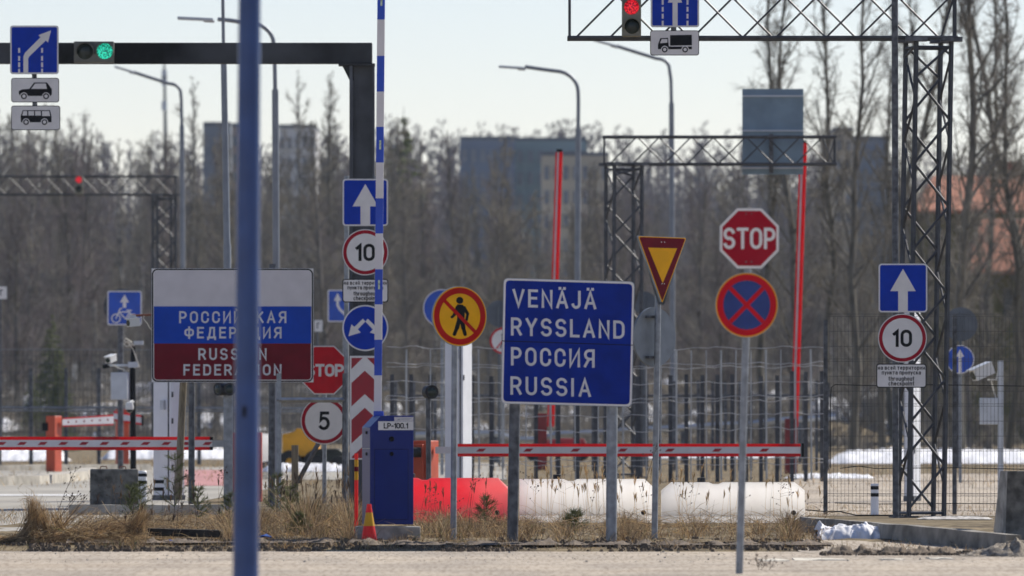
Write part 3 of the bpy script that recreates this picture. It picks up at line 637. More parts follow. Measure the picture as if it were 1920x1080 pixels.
# ================================================================ LATTICE GANTRIES
def lattice(name, lab, d, tower_top, tower_bot, hw, ang, by0, by1, bx0, bx1, ph, lr, m, dep=.45, beam_h=None):
    """tower centre px (top,bottom) as (px,py), hw = half width in m; beam between image rows by0 (upper) and by1 (lower)."""
    base = Vector((X(tower_bot[0], d), d, G(d))); t = thing(name, base, lab, 'gantry')
    top = P(*tower_top, d)-base; bot = Vector((0, 0, 0)); H = top.z
    def corner(i, z, k=1.):
        a = ang+R(45+90*i); f = z/H; c = bot+(top-bot)*f; c.z = z; return c+Vector((math.cos(a), math.sin(a), 0))*hw*1.414*k
    for i in range(4): MB().tube([corner(i, 0), corner(i, H)], lr, 4).build('leg', m, t, smooth=False)
    mb = MB(); hp = .555
    for i in range(4):
        j = (i+1) % 4; z = .12+(.28 if i % 2 else 0); k = 0
        while z < H-.1:
            z2 = min(z+hp, H-.05); a, b_ = (i, j) if k % 2 == 0 else (j, i); mb.tube([corner(a, z), corner(b_, z2)], lr*.55, 6); z = z2; k += 1
        for z in (.06, H-.08): mb.tube([corner(i, z), corner(j, z)], lr*.6, 6)
    mb.build('bracing', m, t)
    for i in range(4): MB().box(corner(i, .01), (.2, .2, .025), ang).build('base_plate', m, t); MB().box(corner(i, H+.02), (.28, .2, .06)).build('cap_plate', dgalv, t)
    x0, x1 = X(bx0, d)-base.x, X(bx1, d)-base.x; z0, z1 = Z(by1, d)-base.z, Z(by0, d)-base.z
    for yy in (-dep/2, dep/2):
        for z in (z0, z1): MB().tube([(x0-.03, yy, z), (x1+.03, yy, z)], .026, 8).build('chord', m, t)
    mb = MB(); st = (z1-z0)*1.0
    for yy, off in ((-dep/2, ph), (dep/2, ph+.42)):
        x = x0+off; k = 0
        while x < x1-.1:
            xb = min(x+st, x1); a = (x, yy, z0 if k % 2 == 0 else z1); b_ = (xb, yy, z1 if k % 2 == 0 else z0); mb.tube([a, b_], .013, 6); x = xb; k += 1
        for xx in (x0, x1): mb.tube([(xx, yy, z0), (xx, yy, z1)], .017, 6)
    xx = x0
    while xx < x1: mb.tube([(xx, -dep/2, z0), (xx, dep/2, z0)], .01, 5); xx += st*2
    mb.build('lattice', m, t); return t
lattice('lattice_gantry', 'tall lattice steel gantry with tower beside the fence, near right', dT, (1741, 78), (1727, 978), .235, R(14), -6, 72, 1068, 1790, .08, .032, steel)
lattice('lattice_gantry', 'blurred lattice gantry with blue-grey board, behind the give way sign', 160, (1170, 310), (1168, 880), .27, R(16), 257, 308, 1133, 1565, .1, .035, steel)
lattice('lattice_gantry', 'distant lattice gantry with small red light at far left', 245, (308, 367), (308, 850), .27, R(16), 331, 365, -160, 330, .1, .04, steel)
mb = MB(); mb.box(P(1449, 247, 160.6), (115*.01, .04, 161*.01))
o = tag(mb.build('sign_board', mat('board_back_blue', (.17, .24, .30), .5, metal=.2, var=.12, scale=3)), 'blue-grey back of large sign board on the blurred lattice gantry', 'sign board')
mb = MB(); mb.box((0, 0, 0), (.08, .05, .74)); mb.build('upright', dgalv, o, loc=P(1446, 288, 160.5))
mb = MB()
for yy in (180, 245, 315): mb.box((P(1449, yy, 160.55)), (1.14, .04, .03))
mb.build('rail', boxgrey, o)
signal([(1184, 14, lens_red), (1185, 50, lens_off)], 1166, -26, 1202, 69, dT-.42, tl_body2, 'vertical traffic light showing red on the near lattice gantry', 14)
signal([(148, 337, lens_red), (148, 355, lens_off)], 140, 328, 156, 365, 244.5, tl_body2, 'small distant traffic light showing red at far left', 6)
ds2 = dT-.5
s = Sign(rrect(1220, -42, 1311, 51, 5), 1265.5, 4, ds2, name='road_sign'); tag(s.o, 'blue lane sign with white dashes above truck plate on lattice gantry', 'road sign')
s.layer('border', white, rrect(1220.5, -41.5, 1310.5, 50.5, 5)); s.layer('field', blue, rrect(1223, -39, 1308, 48, 3))
s.layer('arrow', white, [(1261, 49), (1261, 5), (1252, 5), (1265.5, -30), (1279, 5), (1270.5, 5), (1270.5, 49)])
dash = []
for x in (1242.5, 1289):
    for y in (-26, -13, 0, 13, 26, 39): dash.append([(x-1.8, y), (x+1.8, y), (x+1.8, y+9), (x-1.8, y+9)])
s.layer('dashes', white, *dash)
s = plate(1219, 57, 1311, 104, 'white plate with black truck silhouette under lattice gantry', ds2)
def q3(*l): return [(960+a/3, b_/3) for a, b_ in l]
s.layer('truck_silhouette', black, q3((821, 277), (821, 250), (834, 215), (878, 213), (882, 262), (1012, 262), (1012, 277)), q3((889, 198), (1011, 196), (1012, 255), (889, 257)))
s.layer('truck_window', white, q3((832, 244), (842, 220), (874, 220), (874, 240))); wheels(s, [(1246.3, 93), (1284.5, 93)], 5.4)
mb = MB(); mb.bar(P(1263, -40, ds2+.05), P(1263, 100, ds2+.05), .05); tag(mb.build('sign_bracket', dgalv), 'vertical bar carrying lane sign and truck plate on lattice gantry', 'bracket')

# ================================================================ LAMP POSTS AND MASTS
def lamp(lab, base_px, d, step, path, r0, r1, head, w_head=.2):
    t = thing('street_lamp', (X(base_px, d), d, G(d)), lab, 'street lamp')
    MB().tube([Vector((0, 0, -.1)), P(*step, d)-t.location], [r0*1.1, r0], 12).build('pole', lampg, t)
    pts = [P(*step, d)-t.location]+[P(x, y, d)-t.location for x, y in path]
    MB().tube(pts, [r1]*len(pts), 10).build('arm', lampg, t)
    a, b_ = P(*head[0], d)-t.location, P(*head[1], d)-t.location
    dv2 = b_-a; L2 = dv2.length; an = math.atan2(dv2.z, -dv2.x)
    Mx = Matrix.Rotation(an, 3, 'Y')
    m2 = MB(); m2.box((a+b_)/2, (L2, .24, .055), M=Mx); m2.box(a+dv2*.12+Vector((0, 0, -.03)), (L2*.3, .16, .05), M=Mx); m2.build('luminaire', boxgrey, t, bevel=.012)
def arc(x0, y0, x1, y1, n=7): return [(x0+(x1-x0)*(1-math.cos(R(90)*i/n)), y0+(y1-y0)*math.sin(R(90)*i/n)) for i in range(n+1)]
lamp('street lamp with curved arm reaching left behind the dark gantry beam', 520, 160, (516, 168), [(515, 110)]+arc(513, 82, 470, 44)+[(430, 38), (408, 36)], .062, .04, ((400, 37), (333, 34)), .07)
lamp('street lamp with drooping arm behind the left gantry, far left', 345, 230, (341, 235), [(340, 190)]+arc(339, 175, 318, 157)+[(280, 145), (250, 135)], .065, .045, ((252, 136), (215, 125)), .07)
lamp('street lamp with curved arm in front of the far buildings, middle', 1081, 200, (1084, 243), [(1084.5, 190)]+arc(1084, 172, 1040, 133)+[(1010, 129), (984, 125)], .065, .045, ((984, 128), (935, 125)), .07)
lamp('street lamp with arm under the near lattice gantry', 1262, 215, (1259, 193), [(1258, 150)]+arc(1255, 128, 1232, 110)+[(1190, 97), (1155, 86)], .065, .045, ((1157, 87), (1112, 75)), .07)
dm = 140.
t = thing('lamp_mast', (X(428, dm), dm, G(dm)), 'straight galvanised mast rising past the dark beam beside blue pole', 'mast')
MB().tube([Vector((0, 0, -.1)), P(426, 462, dm)-t.location, P(425.5, 455, dm)-t.location, P(419, 82, dm)-t.location], [.072, .063, .055, .05], 14).build('lower_section', lampg, t)
MB().tube([P(419, 83, dm)-t.location, P(417, -60, dm)-t.location], [.028, .028], 12).build('upper_section', lampg, t)
t = thing('lamp_mast', (X(1682, 109.55), 109.55, G(109.55)), 'straight grey mast standing against left leg of the near lattice tower', 'mast')
MB().tube([Vector((-.02, -.1, -.1)), P(1677, -60, 109.55)-t.location+Vector((0, -.1, 0))], .042, 14).build('shaft', dgalv, t)
t = thing('radio_mast', (X(308, 700), 700, G(700)), 'far thin radio mast rising over the woods', 'mast')
MB().tube([(0, 0, 0), P(310, 240, 700)-t.location, P(308, 120, 700)-t.location], [.35, .16, .1], 8).build('shaft', dgalv, t)
mb = MB()
for yy in (140, 152, 198): mb.box(P(308, yy, 700)-t.location, (.42, .3, .75))
mb.build('antenna', boxgrey, t)

# ================================================================ BLUE-WHITE BARRIER, CONE, DELINEATOR
dL = 85.; a15 = R(14)
t = thing('barrier_gate', (X(727, dL), dL, G(dL)), 'dark blue barrier cabinet marked LP-100.1 with upright blue and white boom', 'barrier')
k = dL/F; W = 81*k/math.cos(a15); Dp = .36; zb = Z(983, dL)-t.location.z; zt = Z(779.5, dL)-t.location.z
mb = MB(); pr = [(-W/2, zb), (W/2, zb), (W/2, zt), (-W/2+21*k, zt), (-W/2, zt-21.5*k)]; mb.prism(pr, -Dp/2, Dp/2)
hs = mb.build('housing', lpblue, t, rz=a15, bevel=.006)
def lp(px, py): return ((px-727.5)*k/math.cos(a15), Z(py, dL)-t.location.z)
def lpbox(name, m, x0, y0, x1, y1, th=.002, lv=0):
    a, b_ = lp(x0, y1), lp(x1, y0); q_ = MB(); q_.box(((a[0]+b_[0])/2, -Dp/2-th/2-lv*.002, (a[1]+b_[1])/2), (b_[0]-a[0], th, b_[1]-a[1])); return q_.build(name, m, hs)
dr = mat('cabinet_door_blue', (.003, .018, .17), .42, spec=.2, var=.08, scale=3)
lpbox('door_gap', black, 695, 842, 758, 974, .001); lpbox('door', dr, 695.7, 842.8, 757.3, 973.2, .003)
lpbox('number_plate', white, 702, 790, 767.5, 806.5, .003, 1); lpbox('maker_plate', greywhite, 732, 782, 767.3, 789.6, .003, 1)
mb = MB()
for i, (mode, q) in enumerate(strokes('LP-100.1', 712, 793, 757.5, 803.6, 2.0, .26)):
    L_, R_ = pen(mode, q, 2.0); n = len(L_); a = [lp(*v) for v in L_]; b_ = [lp(*v) for v in R_]; y = -Dp/2-.0056-i*.00006
    mb.add([(u, y, v) for u, v in a]+[(u, y, v) for u, v in b_], [(j, (j+1) % n, n+(j+1) % n, n+j) for j in range(n if mode == 'closed' else n-1)])
mb.build('lettering', black, hs, smooth=False)
mk = MB()
for x0, y0, x1, y1 in ((736, 787.4, 742, 788.3), (738, 785.5, 741, 787), (741.3, 784.5, 742.6, 788), (744, 784.6, 764, 785.6), (744, 786.8, 760, 787.6)):
    a, b_ = lp(x0, y1), lp(x1, y0); mk.box(((a[0]+b_[0])/2, -Dp/2-.0058, (a[1]+b_[1])/2), (b_[0]-a[0], .001, b_[1]-a[1]))
mk.build('maker_mark', alu, hs)
for px, py, r in ((727, 823, 5), (727, 851, 4)):
    a = lp(px, py); MB().lathe([(r*k, 0), (r*k*.9, -.008), (r*k*.5, -.010)], (a[0], -Dp/2-.003, a[1]), 20, axis='y').build('lock', black, hs)
for py in (811, 851):
    z = Z(py, dL)-t.location.z; MB().box((-W/2-.004, -.03, z), (.008, .05, .03)).build('hinge', black, hs)
sl_ = MB(); sl_.box((-W/2-.001, 0, Z(841, dL)-t.location.z), (.003, Dp*.97, .008)); sl_.build('seam', alu, hs)
MB().box((.0, 0, .062), (.56, .48, .17), a15).build('plinth', concrete, t, bevel=.012)
bm = None
segs = [(-60, 37, 0), (37, 105, 1), (105, 172, 0), (172, 238, 1), (238, 305, 0), (305, 372, 1), (372, 438, 0), (438, 505, 1), (505, 571, 0), (571, 637, 1), (637, 704, 0), (704, 771, 1)]
def bx(py): return 708.2+(775-py)*.0085
mb = MB()
for y0, y1, c in segs:
    ca = P(bx(y0), y0, dL+.1)-t.location; cb = P(bx(y1), y1, dL+.1)-t.location
    Mx = Matrix(((1, 0, (ca-cb).x/(ca-cb).z), (0, 1, 0), (0, 0, 1)))
    mb.box((ca+cb)/2, (14.2*k, .085, (ca-cb).z), 0, c, M=Matrix.Rotation(0, 3, 'Z') @ Mx)
boom = mb.build('boom', [boomblue, boomwhite], t, smooth=False)
for py in (3, 272, 534): MB().box(P(bx(py)+.5, py, dL+.1)-t.location+Vector((0, -.0445, 0)), (3.6*k, .004, 17*k)).build('reflector', mat('reflector_film', (.45, .55, .40), .3, var=.4, scale=60), boom)
MB().box(P(710, 778, dL+.1)-t.location+Vector((0, 0, -.02)), (19*k, .11, 22*k)).build('boom_socket', boomblue, t, bevel=.004)
# cone
t = thing('traffic_cone', (X(692, 84.3), 84.3, G(84.3)), 'small red traffic cone with yellow band beside the blue cabinet', 'cone')
k = 84.3/F
def cone_r(z): return (15.5-11.5*z/72)*k
for nm, z0, z1, m in (('body', 2, 31, cone_red), ('band', 31, 56, cone_yel), ('tip', 56, 72, cone_red)):
    MB().lathe([(cone_r(z0), z0*k), (cone_r((z0+z1)/2), (z0+z1)*k/2), (cone_r(z1), z1*k)], n=24, m=0).build(nm, m, t)
MB().box((.02, 0, .006), (.26, .24, .024), R(12)).build('base', rubber, t, bevel=.008)
t = thing('delineator', (X(668, 86.5), 86.5, G(86.5)), 'slim red and yellow marker post behind the blue cabinet', 'marker post')
k = 86.5/F; lim = [(1010, 900, 0), (900, 884, 1), (884, 875, 2), (875, 862, 1), (862, 850, 0)]
cols = [cone_red, cone_yel, dred]
MB().tube([(0, 0, -.05), (0, 0, Z(850, 86.5)-t.location.z)], .019, 12).build('stem', cone_red, t)
for y0, y1, c in lim[1:4]:
    MB().tube([(0, 0, Z(y0, 86.5)-t.location.z), (0, 0, Z(y1, 86.5)-t.location.z)], .0205, 12).build('band', cols[c], t)

# ================================================================ RED-WHITE BOOM BARRIERS
def boom_obj(t, x0, x1, y0, y1, d, nrefl, rpitch, rstart, slope=0, th=.06, foam=.25):
    k = d/F; L_ = (x1-x0)*k; h = (y1-y0)*k; c = P((x0+x1)/2, (y0+y1)/2, d)-t.location
    bm = MB().box((0, 0, 0), (L_, th, h*.52)).build('boom', boomm, t, loc=c)
    for sg in (-1, 1): MB().box((0, 0, sg*h*.38), (L_, th*.8, h*.24)).build('edge_strip', redstrip, bm, bevel=.006)
    for i in range(nrefl):
        x = (rstart+i*rpitch-(x0+x1)/2)*k; w2, h2, sk = 6.5*k, 2.9*k, 3*k
        MB().prism([(x-w2-sk, -h2), (x+w2-sk, -h2), (x+w2+sk, h2), (x-w2+sk, h2)], -th/2-.003, -th/2+.001).build('reflector', cr, bm, smooth=False)
    return bm
dBr = 124.
t = thing('barrier_gate', (X(795, dBr), dBr, G(dBr)), 'orange barrier housing with long red and white boom lowered to the right', 'barrier')
bm = boom_obj(t, 858, 1501, 832, 856, dBr, 7, 88.5, 902)
MB().prism([(X(1503, dBr)-bm.location.x-t.location.x, -.10), (X(1507, dBr)-bm.location.x-t.location.x, -.10), (X(1507, dBr)-bm.location.x-t.location.x, .1), (X(1503, dBr)-bm.location.x-t.location.x, .1)], -.05, .05).build('end_cap', black, bm)
MB().box(P(838, 844, dBr)-t.location, (44*dBr/F, .05, .1)).build('boom_neck', boomm, t)
k = dBr/F
hz = Z(826, dBr)-t.location.z; MB().box((X(793, dBr)-t.location.x, .1, hz/2), (.36, .34, hz), R(-20)).build('housing', orange, t, bevel=.01)
hz2 = Z(833, dBr)-t.location.z
MB().box((X(781, dBr)-t.location.x, -.12, hz2/2), (.22, .12, hz2), R(-14)).build('front_door', orange, t, bevel=.01)
MB().tube([P(763, 848, dBr)-t.location+Vector((0, -.2, 0)), P(790, 848, dBr)-t.location+Vector((0, -.2, 0))], .075, 14).build('counterweight', rubber, t)
t = thing('barrier_gate', (X(459, 126), 126, G(126)), 'red barrier housing behind blue pole with long boom reaching the left edge', 'barrier')
bm = boom_obj(t, -200, 398, 819, 844, 126, 16, 38.6, -190)
for sg in (-1, 1): MB().box((300*126/F-.02, 0, sg*.073), (.045, .07, .048)).build('end_cap', black, bm)
MB().box(P(414, 832, 126)-t.location, (36*126/F, .05, .1)).build('boom_neck', alu, t)
hz = Z(811, 126)-t.location.z; MB().box((0, .05, hz/2), (64*126/F, .4, hz)).build('housing', mat('housing_red', (.33, .035, .02), .5, var=.15), t, bevel=.01)
mb = MB()
for yy in (837, 885): mb.box((X(430, 126)-t.location.x, -.155, Z(yy, 126)-t.location.z), (.03, .02, .08))
mb.build('hinge', black, t)
d1 = 172.; t = thing('barrier_gate', (X(101, d1), d1, G(d1)), 'orange barrier post with short white boom, farther left', 'barrier')
hz = Z(780, d1)-t.location.z; MB().box((0, 0, hz/2), (.2, .34, hz), R(-22)).build('housing', orange, t, bevel=.012)
c0, c1 = P(117, 792, d1)-t.location, P(206, 787, d1)-t.location; k = d1/F
for nm, y0, y1, m in (('boom', -7, 7, boomm), ('edge_strip', -10, -7.3, redstrip), ('edge_strip', 7.3, 10, redstrip)):
    vs = [(c0.x, c0.y, c0.z+y0*k*.8), (c1.x, c1.y+1.5, c1.z+y0*k), (c1.x, c1.y+1.5, c1.z+y1*k), (c0.x, c0.y, c0.z+y1*k*.8)]
    vs += [(a, b_+.06, c) for a, b_, c in vs]
    MB().add(vs, [(0, 1, 2, 3), (7, 6, 5, 4), (1, 0, 4, 5), (2, 1, 5, 6), (3, 2, 6, 7), (0, 3, 7, 4)]).build(nm, m, t, smooth=False)
mb = MB()
for i in range(6): x = 128+i*14.5; mb.box(P(x, 791.5-i*.9, d1)-t.location+Vector((0, -.003+.24*(x-117)/14.5*.25*.98, 0)), (.03, .01, .035))
mb.build('reflector', cr, t); MB().box((-.17, -.1, hz-.22), (.12, .1, .16)).build('signal_box', black, t)
d2 = 182.; t = thing('barrier_gate', (X(229, d2), d2, G(d2)), 'orange barrier post with boom pointing away beside the camera mast', 'barrier')
hz = Z(767, d2)-t.location.z; MB().box((0, 0, hz/2), (.26, .26, hz), R(10)).build('housing', orange, t, bevel=.012)
k = d2/F
mb = MB(); ca, cb = P(214, 780, d2)-t.location+Vector((0, -.2, 0)), P(267, 788, d2)-t.location+Vector((0, -.2, 0))
for nm, o0, o1, m in (('boom', -5.5, 5.5, boomm), ('edge_strip', 5.5, 9, redstrip), ('edge_strip', -9, -5.5, redstrip)):
    MB().prism([(ca.x, ca.z+o0*k), (cb.x, cb.z+o0*k), (cb.x, cb.z+o1*k), (ca.x, ca.z+o1*k)], ca.y-.03, ca.y+.03).build(nm, m, t, smooth=False)
MB().box(cb+Vector((.01, 0, 0)), (.04, .08, .24)).build('end_cap', black, t)
# raised red booms
for x0, y0, x1, y1, d, lab in ((1047, 285, 1031, 800, 178, 'upright red and white boom rising behind the VENÄJÄ board'), (1505, 268, 1488, 800, 168, 'upright red and white boom right of the STOP sign')):
    t = thing('barrier_gate', (X(x1, d), d, G(d)), lab, 'barrier')
    a, b_ = P(x0, y0, d)-t.location, P(x1, y1, d)-t.location
    MB().tube([a, b_], .030, 4).build('boom', boomm, t, smooth=False)
    u = Vector((.055, -.02, 0)); MB().tube([a+u, b_+u], .036, 6).build('edge_strip', redstrip, t)
    u = Vector((-.04, 0, 0)); MB().tube([a+u, b_+u], .018, 6).build('edge_strip', redstrip, t)
    MB().box(a+Vector((.02, 0, .03)), (.12, .08, .06)).build('end_cap', black, t)
    hz = Z(775 if x0 < 1200 else 785, d)-t.location.z
    MB().box((-.05 if x0 > 1200 else -.18, .05, hz/2), (.24, .3, hz)).build('housing', mat('housing_dark_red', (.25, .03, .03), .6, var=.2), t, bevel=.01)

# ================================================================ WHITE PILLARS
def pillar(px0, px1, top, base, d, lab, split, ang, bands=True):
    t = thing('detector_pillar', (X((px0+px1)/2, d), d, G(d)), lab, 'pillar'); k = d/F; zt = Z(top, d)-t.location.z
    w1 = (split-px0)*k; w2 = (px1-split)*k; Wf = w1/math.cos(ang); Dp = w2/math.sin(ang)
    n = Vector((-math.sin(ang), -math.cos(ang), 0)); 
    c = Vector((0, 0, zt/2))
    b_ = MB().box(c, (Wf, Dp, zt+.1), -ang).build('body', pillar_m, t, bevel=.008)
    u = Vector((math.cos(ang), -math.sin(ang), 0)); 
    mb = MB(); e = c+u*(Wf/2)*.72+n*(Dp/2+.004); mb.box(e, (.02, .012, zt*.98), -ang); mb.build('seam', dgalv, t)
    mb = MB(); e = u*(Wf*.1)+n*(Dp/2+.02); mb.box(e+Vector((0, 0, zt*.72)), (.08, .05, .14), -ang); mb.build('handle_box', boxgrey, t)
    mb = MB()
    for f in (.25, .6, .8): mb.box(u*(Wf/2+.006)+n*(Dp*.42)+Vector((0, 0, zt*f)), (.012, .03, .08), -ang)
    mb.build('hinge', dgalv, t)
    if bands:
        for z in (.17, .28): MB().box(-u*Wf*.18+n*(Dp/2+.003)+Vector((0, 0, z)), (Wf*.55, .006, .05), -ang).build('band', black, t)
    MB().box((0, 0, .03), (Wf*1.08, Dp*1.05, .1), -ang).build('foot', dgalv, t)
    return t
pillar(834, 885, 560, 895, 132, 'white painted pillar behind the pedestrian ban sign', 868, R(20), False)
pillar(287, 346, 690, 935, 127, 'white painted pillar under the red end of the flag board', 322, R(46))
pillar(1694, 1727, 560, 920, 126, 'white painted pillar inside the near lattice tower', 1712, R(20), False)
def bollard(px, base, top, d, wpx, lab):
    t = thing('bollard', (X(px, d), d, G(d)), lab, 'bollard'); k = d/F; h = Z(top, d)-t.location.z; r = wpx*k/2
    MB().lathe([(r, -.05), (r, h-.01), (r*.85, h)], n=20).build('post', pillar_m, t)
    for f in (.68, .9) if h > .3 else (.3, .75): MB().lathe([(r*1.02, h*f-.035), (r*1.02, h*f+.012)], n=20).build('band', black, t)
bollard(1640, 962, 907, 113, 15, 'striped bollard behind the mesh fence at right')
bollard(267, 930, 883, 124, 17, 'striped bollard beside the concrete block at left')
# ================================================================ CONCRETE BLOCKS
dC = 122.
t = thing('concrete_block', (X(214, dC), dC, G(dC)), 'weathered square concrete block at left roadside', 'concrete block')
MB().box((0, 0, .245), (90*dC/F, .55, .58), R(4), top=.985).build('block', dconcrete, t, bevel=.02)
mb = MB()
for x in (-.15, .12): mb.tube([(x-.05, 0, .53), (x-.04, 0, .57), (x+.04, 0, .57), (x+.05, 0, .53)], .008, 6)
mb.build('lifting_loop', rust, t)
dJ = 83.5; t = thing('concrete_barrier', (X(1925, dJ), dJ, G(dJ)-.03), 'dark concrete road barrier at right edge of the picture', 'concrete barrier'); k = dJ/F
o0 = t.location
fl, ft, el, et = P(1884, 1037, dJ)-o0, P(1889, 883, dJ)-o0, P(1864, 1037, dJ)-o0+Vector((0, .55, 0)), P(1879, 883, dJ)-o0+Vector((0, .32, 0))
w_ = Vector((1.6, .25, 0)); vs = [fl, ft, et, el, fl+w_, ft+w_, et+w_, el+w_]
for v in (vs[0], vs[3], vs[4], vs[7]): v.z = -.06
MB().add(vs[:4]+vs[4:], [(3, 0, 1, 2)], 0).add(vs, [(0, 4, 5, 1), (1, 5, 6, 2), (2, 6, 7, 3), (4, 7, 6, 5)], 1).build('barrier_body', [concrete, dconcrete], t, smooth=False, bevel=.012)  # end face's lit tone and front's shade are put into the colours; front also mossy
# ================================================================ WATER-FILLED BARRIERS
def water(px0, px1, top, d, m, lab, cl, cr_, grp=None):
    t = thing('water_barrier', (X((px0+px1)/2, d), d, G(d)), lab, 'road barrier', grp); k = d/F; h = Z(top, d)-t.location.z; L_ = (px1-px0)*k
    xs = [0, .02, .07, .1, .2, .3, .33, .36, .40, .43, .46, .6, .75, .9, .93, .98, 1]; vs = []
    pf = [(.25, 0), (.26, .03), (.26, .16), (.24, .2), (.19, .36), (.15, .62), (.135, .8), (.13, .93), (.11, .985), (.08, 1.0)]
    for u in xs:
        hz = h
        if u < .07 and cl: hz = h*(.80+.20*u/.07)
        if u > .93 and cr_: hz = h*(.80+.20*(1-u)/.07)
        if .36 <= u <= .40: hz = h*.955
        rib = 1-.045*(.30 < u < .46)-.0*u; row = []
        for y, z in pf: row.append(((u-.5)*L_, -y*rib, z*hz))
        for y, z in pf[::-1]: row.append(((u-.5)*L_, y*rib, z*hz))
        vs += row
    m_ = len(pf)*2; n = len(xs)
    fs = [(i*m_+j, (i+1)*m_+j, (i+1)*m_+(j+1) % m_, i*m_+(j+1) % m_) for i in range(n-1) for j in range(m_)]+[tuple(range(m_)), tuple(range(n*m_-1, (n-1)*m_-1, -1))]
    mb = MB(); mb.add(vs, [f[::-1] for f in fs]); b_ = mb.build('shell', m, t)
    MB().lathe([(.05, 0), (.05, .05), (.04, .055)], ((-.22)*L_, 0, h), 14).build('filler_cap', rubber, t)
    MB().lathe([(.03, 0), (.03, -.02)], (.42*L_, -.26, .12), 12, axis='y').build('drain_plug', rubber, t)
dW = 103.
water(700, 952, 896, dW, plast_red, 'red plastic water barrier between blue cabinet and VENÄJÄ board', 0, 1)
water(974, 1226, 898, dW+.1, plast_white, 'white plastic water barrier under the VENÄJÄ board', 0, 1)
water(1240, 1508, 904, dW-.3, plast_white, 'white plastic water barrier behind the STOP sign pole', 1, 1)

# ================================================================ FENCES
# wire mesh panel fence on the right
dF = 114.; t = thing('mesh_fence', (X(1740, dF), dF, G(dF)), 'tall dark wire mesh fence around the lattice tower', 'fence'); k = dF/F; gz = t.location.z
for px, top in ((1548, 600), (1790, 590), (2010, 590)): MB().box((X(px, dF)-t.location.x, .05, (Z(top, dF)-gz)/2-.05), (.055, .055, Z(top, dF)-gz+.1)).build('post', dgalv, t)
mb = MB(); z1 = Z(594, dF)-gz; z0 = Z(958, dF)-gz; xa, xb = X(1549, dF)-t.location.x, X(2010, dF)-t.location.x
x = xa
while x < xb: mb.add([(x-.0021, 0, z0), (x+.0021, 0, z0), (x+.0021, 0, z1), (x-.0021, 0, z1), (x, .004, z0), (x, .004, z1)], [(0, 1, 2, 3), (1, 4, 5, 2), (4, 0, 3, 5)]); x += .05
z = z0
while z < z1+.01:
    for dz in (0, .03) if int((z-z0)/.2+.5) % 3 == 1 else (0,): mb.tube([(xa, -.004, z+dz), (xb, -.004, z+dz)], .003, 4, cap=False)
    z += .2
mb.build('wire_mesh', mat('fence_wire', (.06, .062, .065), .6, metal=.2, var=.2), t, smooth=False)
pts = [P(px, py, dF-.05)-t.location for px, py in ((1557, 878), (1557, 745), (1559, 726), (1566, 721), (1600, 722), (1643, 723), (1700, 721), (1800, 722), (1925, 724))]; MB().tube(pts, .006, 6).build('cable', black, t)
MB().tube([P(px, py, dF-.05)-t.location for px, py in ((1575, 878), (1610, 874), (1640, 878), (1790, 877), (1925, 880))], .006, 6).build('cable', black, t)
MB().tube([P(px, py, dF-2)-t.location for px, py in ((1510, 956), (1560, 960), (1575, 959), (1605, 966), (1700, 966))], .008, 6).build('cable', black, t)
MB().tube([P(px, py, dF-.05)-t.location for px, py in ((1565, 943), (1640, 945), (1800, 944), (1925, 945))], .006, 6).build('cable', black, t)
# sagging wire net fence, middle
dN = 146.; t = thing('wire_fence', (X(1140, dN), dN, G(dN)), 'tall sagging wire net fence across the middle', 'fence'); k = dN/F
mb = MB(); rw = random.Random(3)
wm = mat('bright_wire', (.46, .47, .48), .5, metal=.1, var=.2)
for yy in (654, 684, 690, 719, 746, 753, 778, 806, 862, 872):
    pts = []; px = 725
    while px < 1552:
        sag = (6 if px > 1215 else -2) if yy < 700 else 0
        wob = 1.8*math.sin(px*.045+yy*.3)*.8+1.2*math.sin(px*.11+yy)+rw.uniform(-1.3, 1.3)+(.012*(px-980) if px < 980 else -.010*(px-1215) if px > 1215 else 2)
        pts.append(P(px, yy+wob, dN+rw.uniform(-.03, .03))-t.location); px += 14
    mb.tube(pts, .0056, 4, cap=False)
mb.build('line_wire', wm, t, smooth=False)
px = 762; i = 0
while px < 1540:
    a, b_ = P(px, 652+(3 if px < 960 else 6)-.01*max(0, px-1215), dN)-t.location, P(px+rw.uniform(-2, 2), 900, dN)-t.location
    MB().bar(a, b_, .015 if i % 3 else .024).build('picket', mat('fence_picket_steel', (.36, .37, .38), .45, metal=.5, var=.2), t, smooth=False)
    px += 45 if px < 1180 else 28; i += 1
# dark square posts with rail
dO = 152.; t = thing('post_fence', (X(1250, dO), dO, G(dO)), 'row of dark square steel posts behind the barrier boom', 'fence'); rw = random.Random(8)
px = 735
while px < 1560:
    top = 703+rw.uniform(-2, 3)-(8 if px > 1480 else 0); MB().box(((X(px, dO)-t.location.x), rw.uniform(-.05, .05), (Z(top, dO)-t.location.z)/2-.05), (.072, .072, Z(top, dO)-t.location.z+.1)).build('post', steel, t)
    px += rw.choice((26, 28, 30)) if px > 1210 else rw.choice((36, 42, 34))
t = thing('post_fence', (X(1250, 176), 176, G(176)), 'second row of grey steel posts farther behind the boom', 'fence'); px = 742
while px < 1560:
    top = 716+rw.uniform(-3, 3); MB().box(((X(px, 176)-t.location.x), rw.uniform(-.05, .05), (Z(top, 176)-t.location.z)/2-.05), (.06, .06, Z(top, 176)-t.location.z+.1)).build('post', dgalv, t); px += rw.choice((21, 24, 27)) if px > 1160 else rw.choice((34, 40))
MB().bar(P(735, 742, 176.1)-t.location, P(1560, 742, 176.1)-t.location, .04).build('rail', dgalv, t)
dK = 205.; t = thing('guard_rail', (X(1250, dK), dK, G(dK)), 'pale steel guard rail sloping behind the posts', 'guard rail')
mb = MB(); pts = [P(px, py, dK)-t.location for px, py in ((770, 816), (850, 812), (930, 813), (975, 824), (1010, 824), (1045, 814), (1120, 811), (1200, 805), (1280, 802), (1340, 797), (1400, 795), (1450, 789), (1500, 786), (1566, 781))]
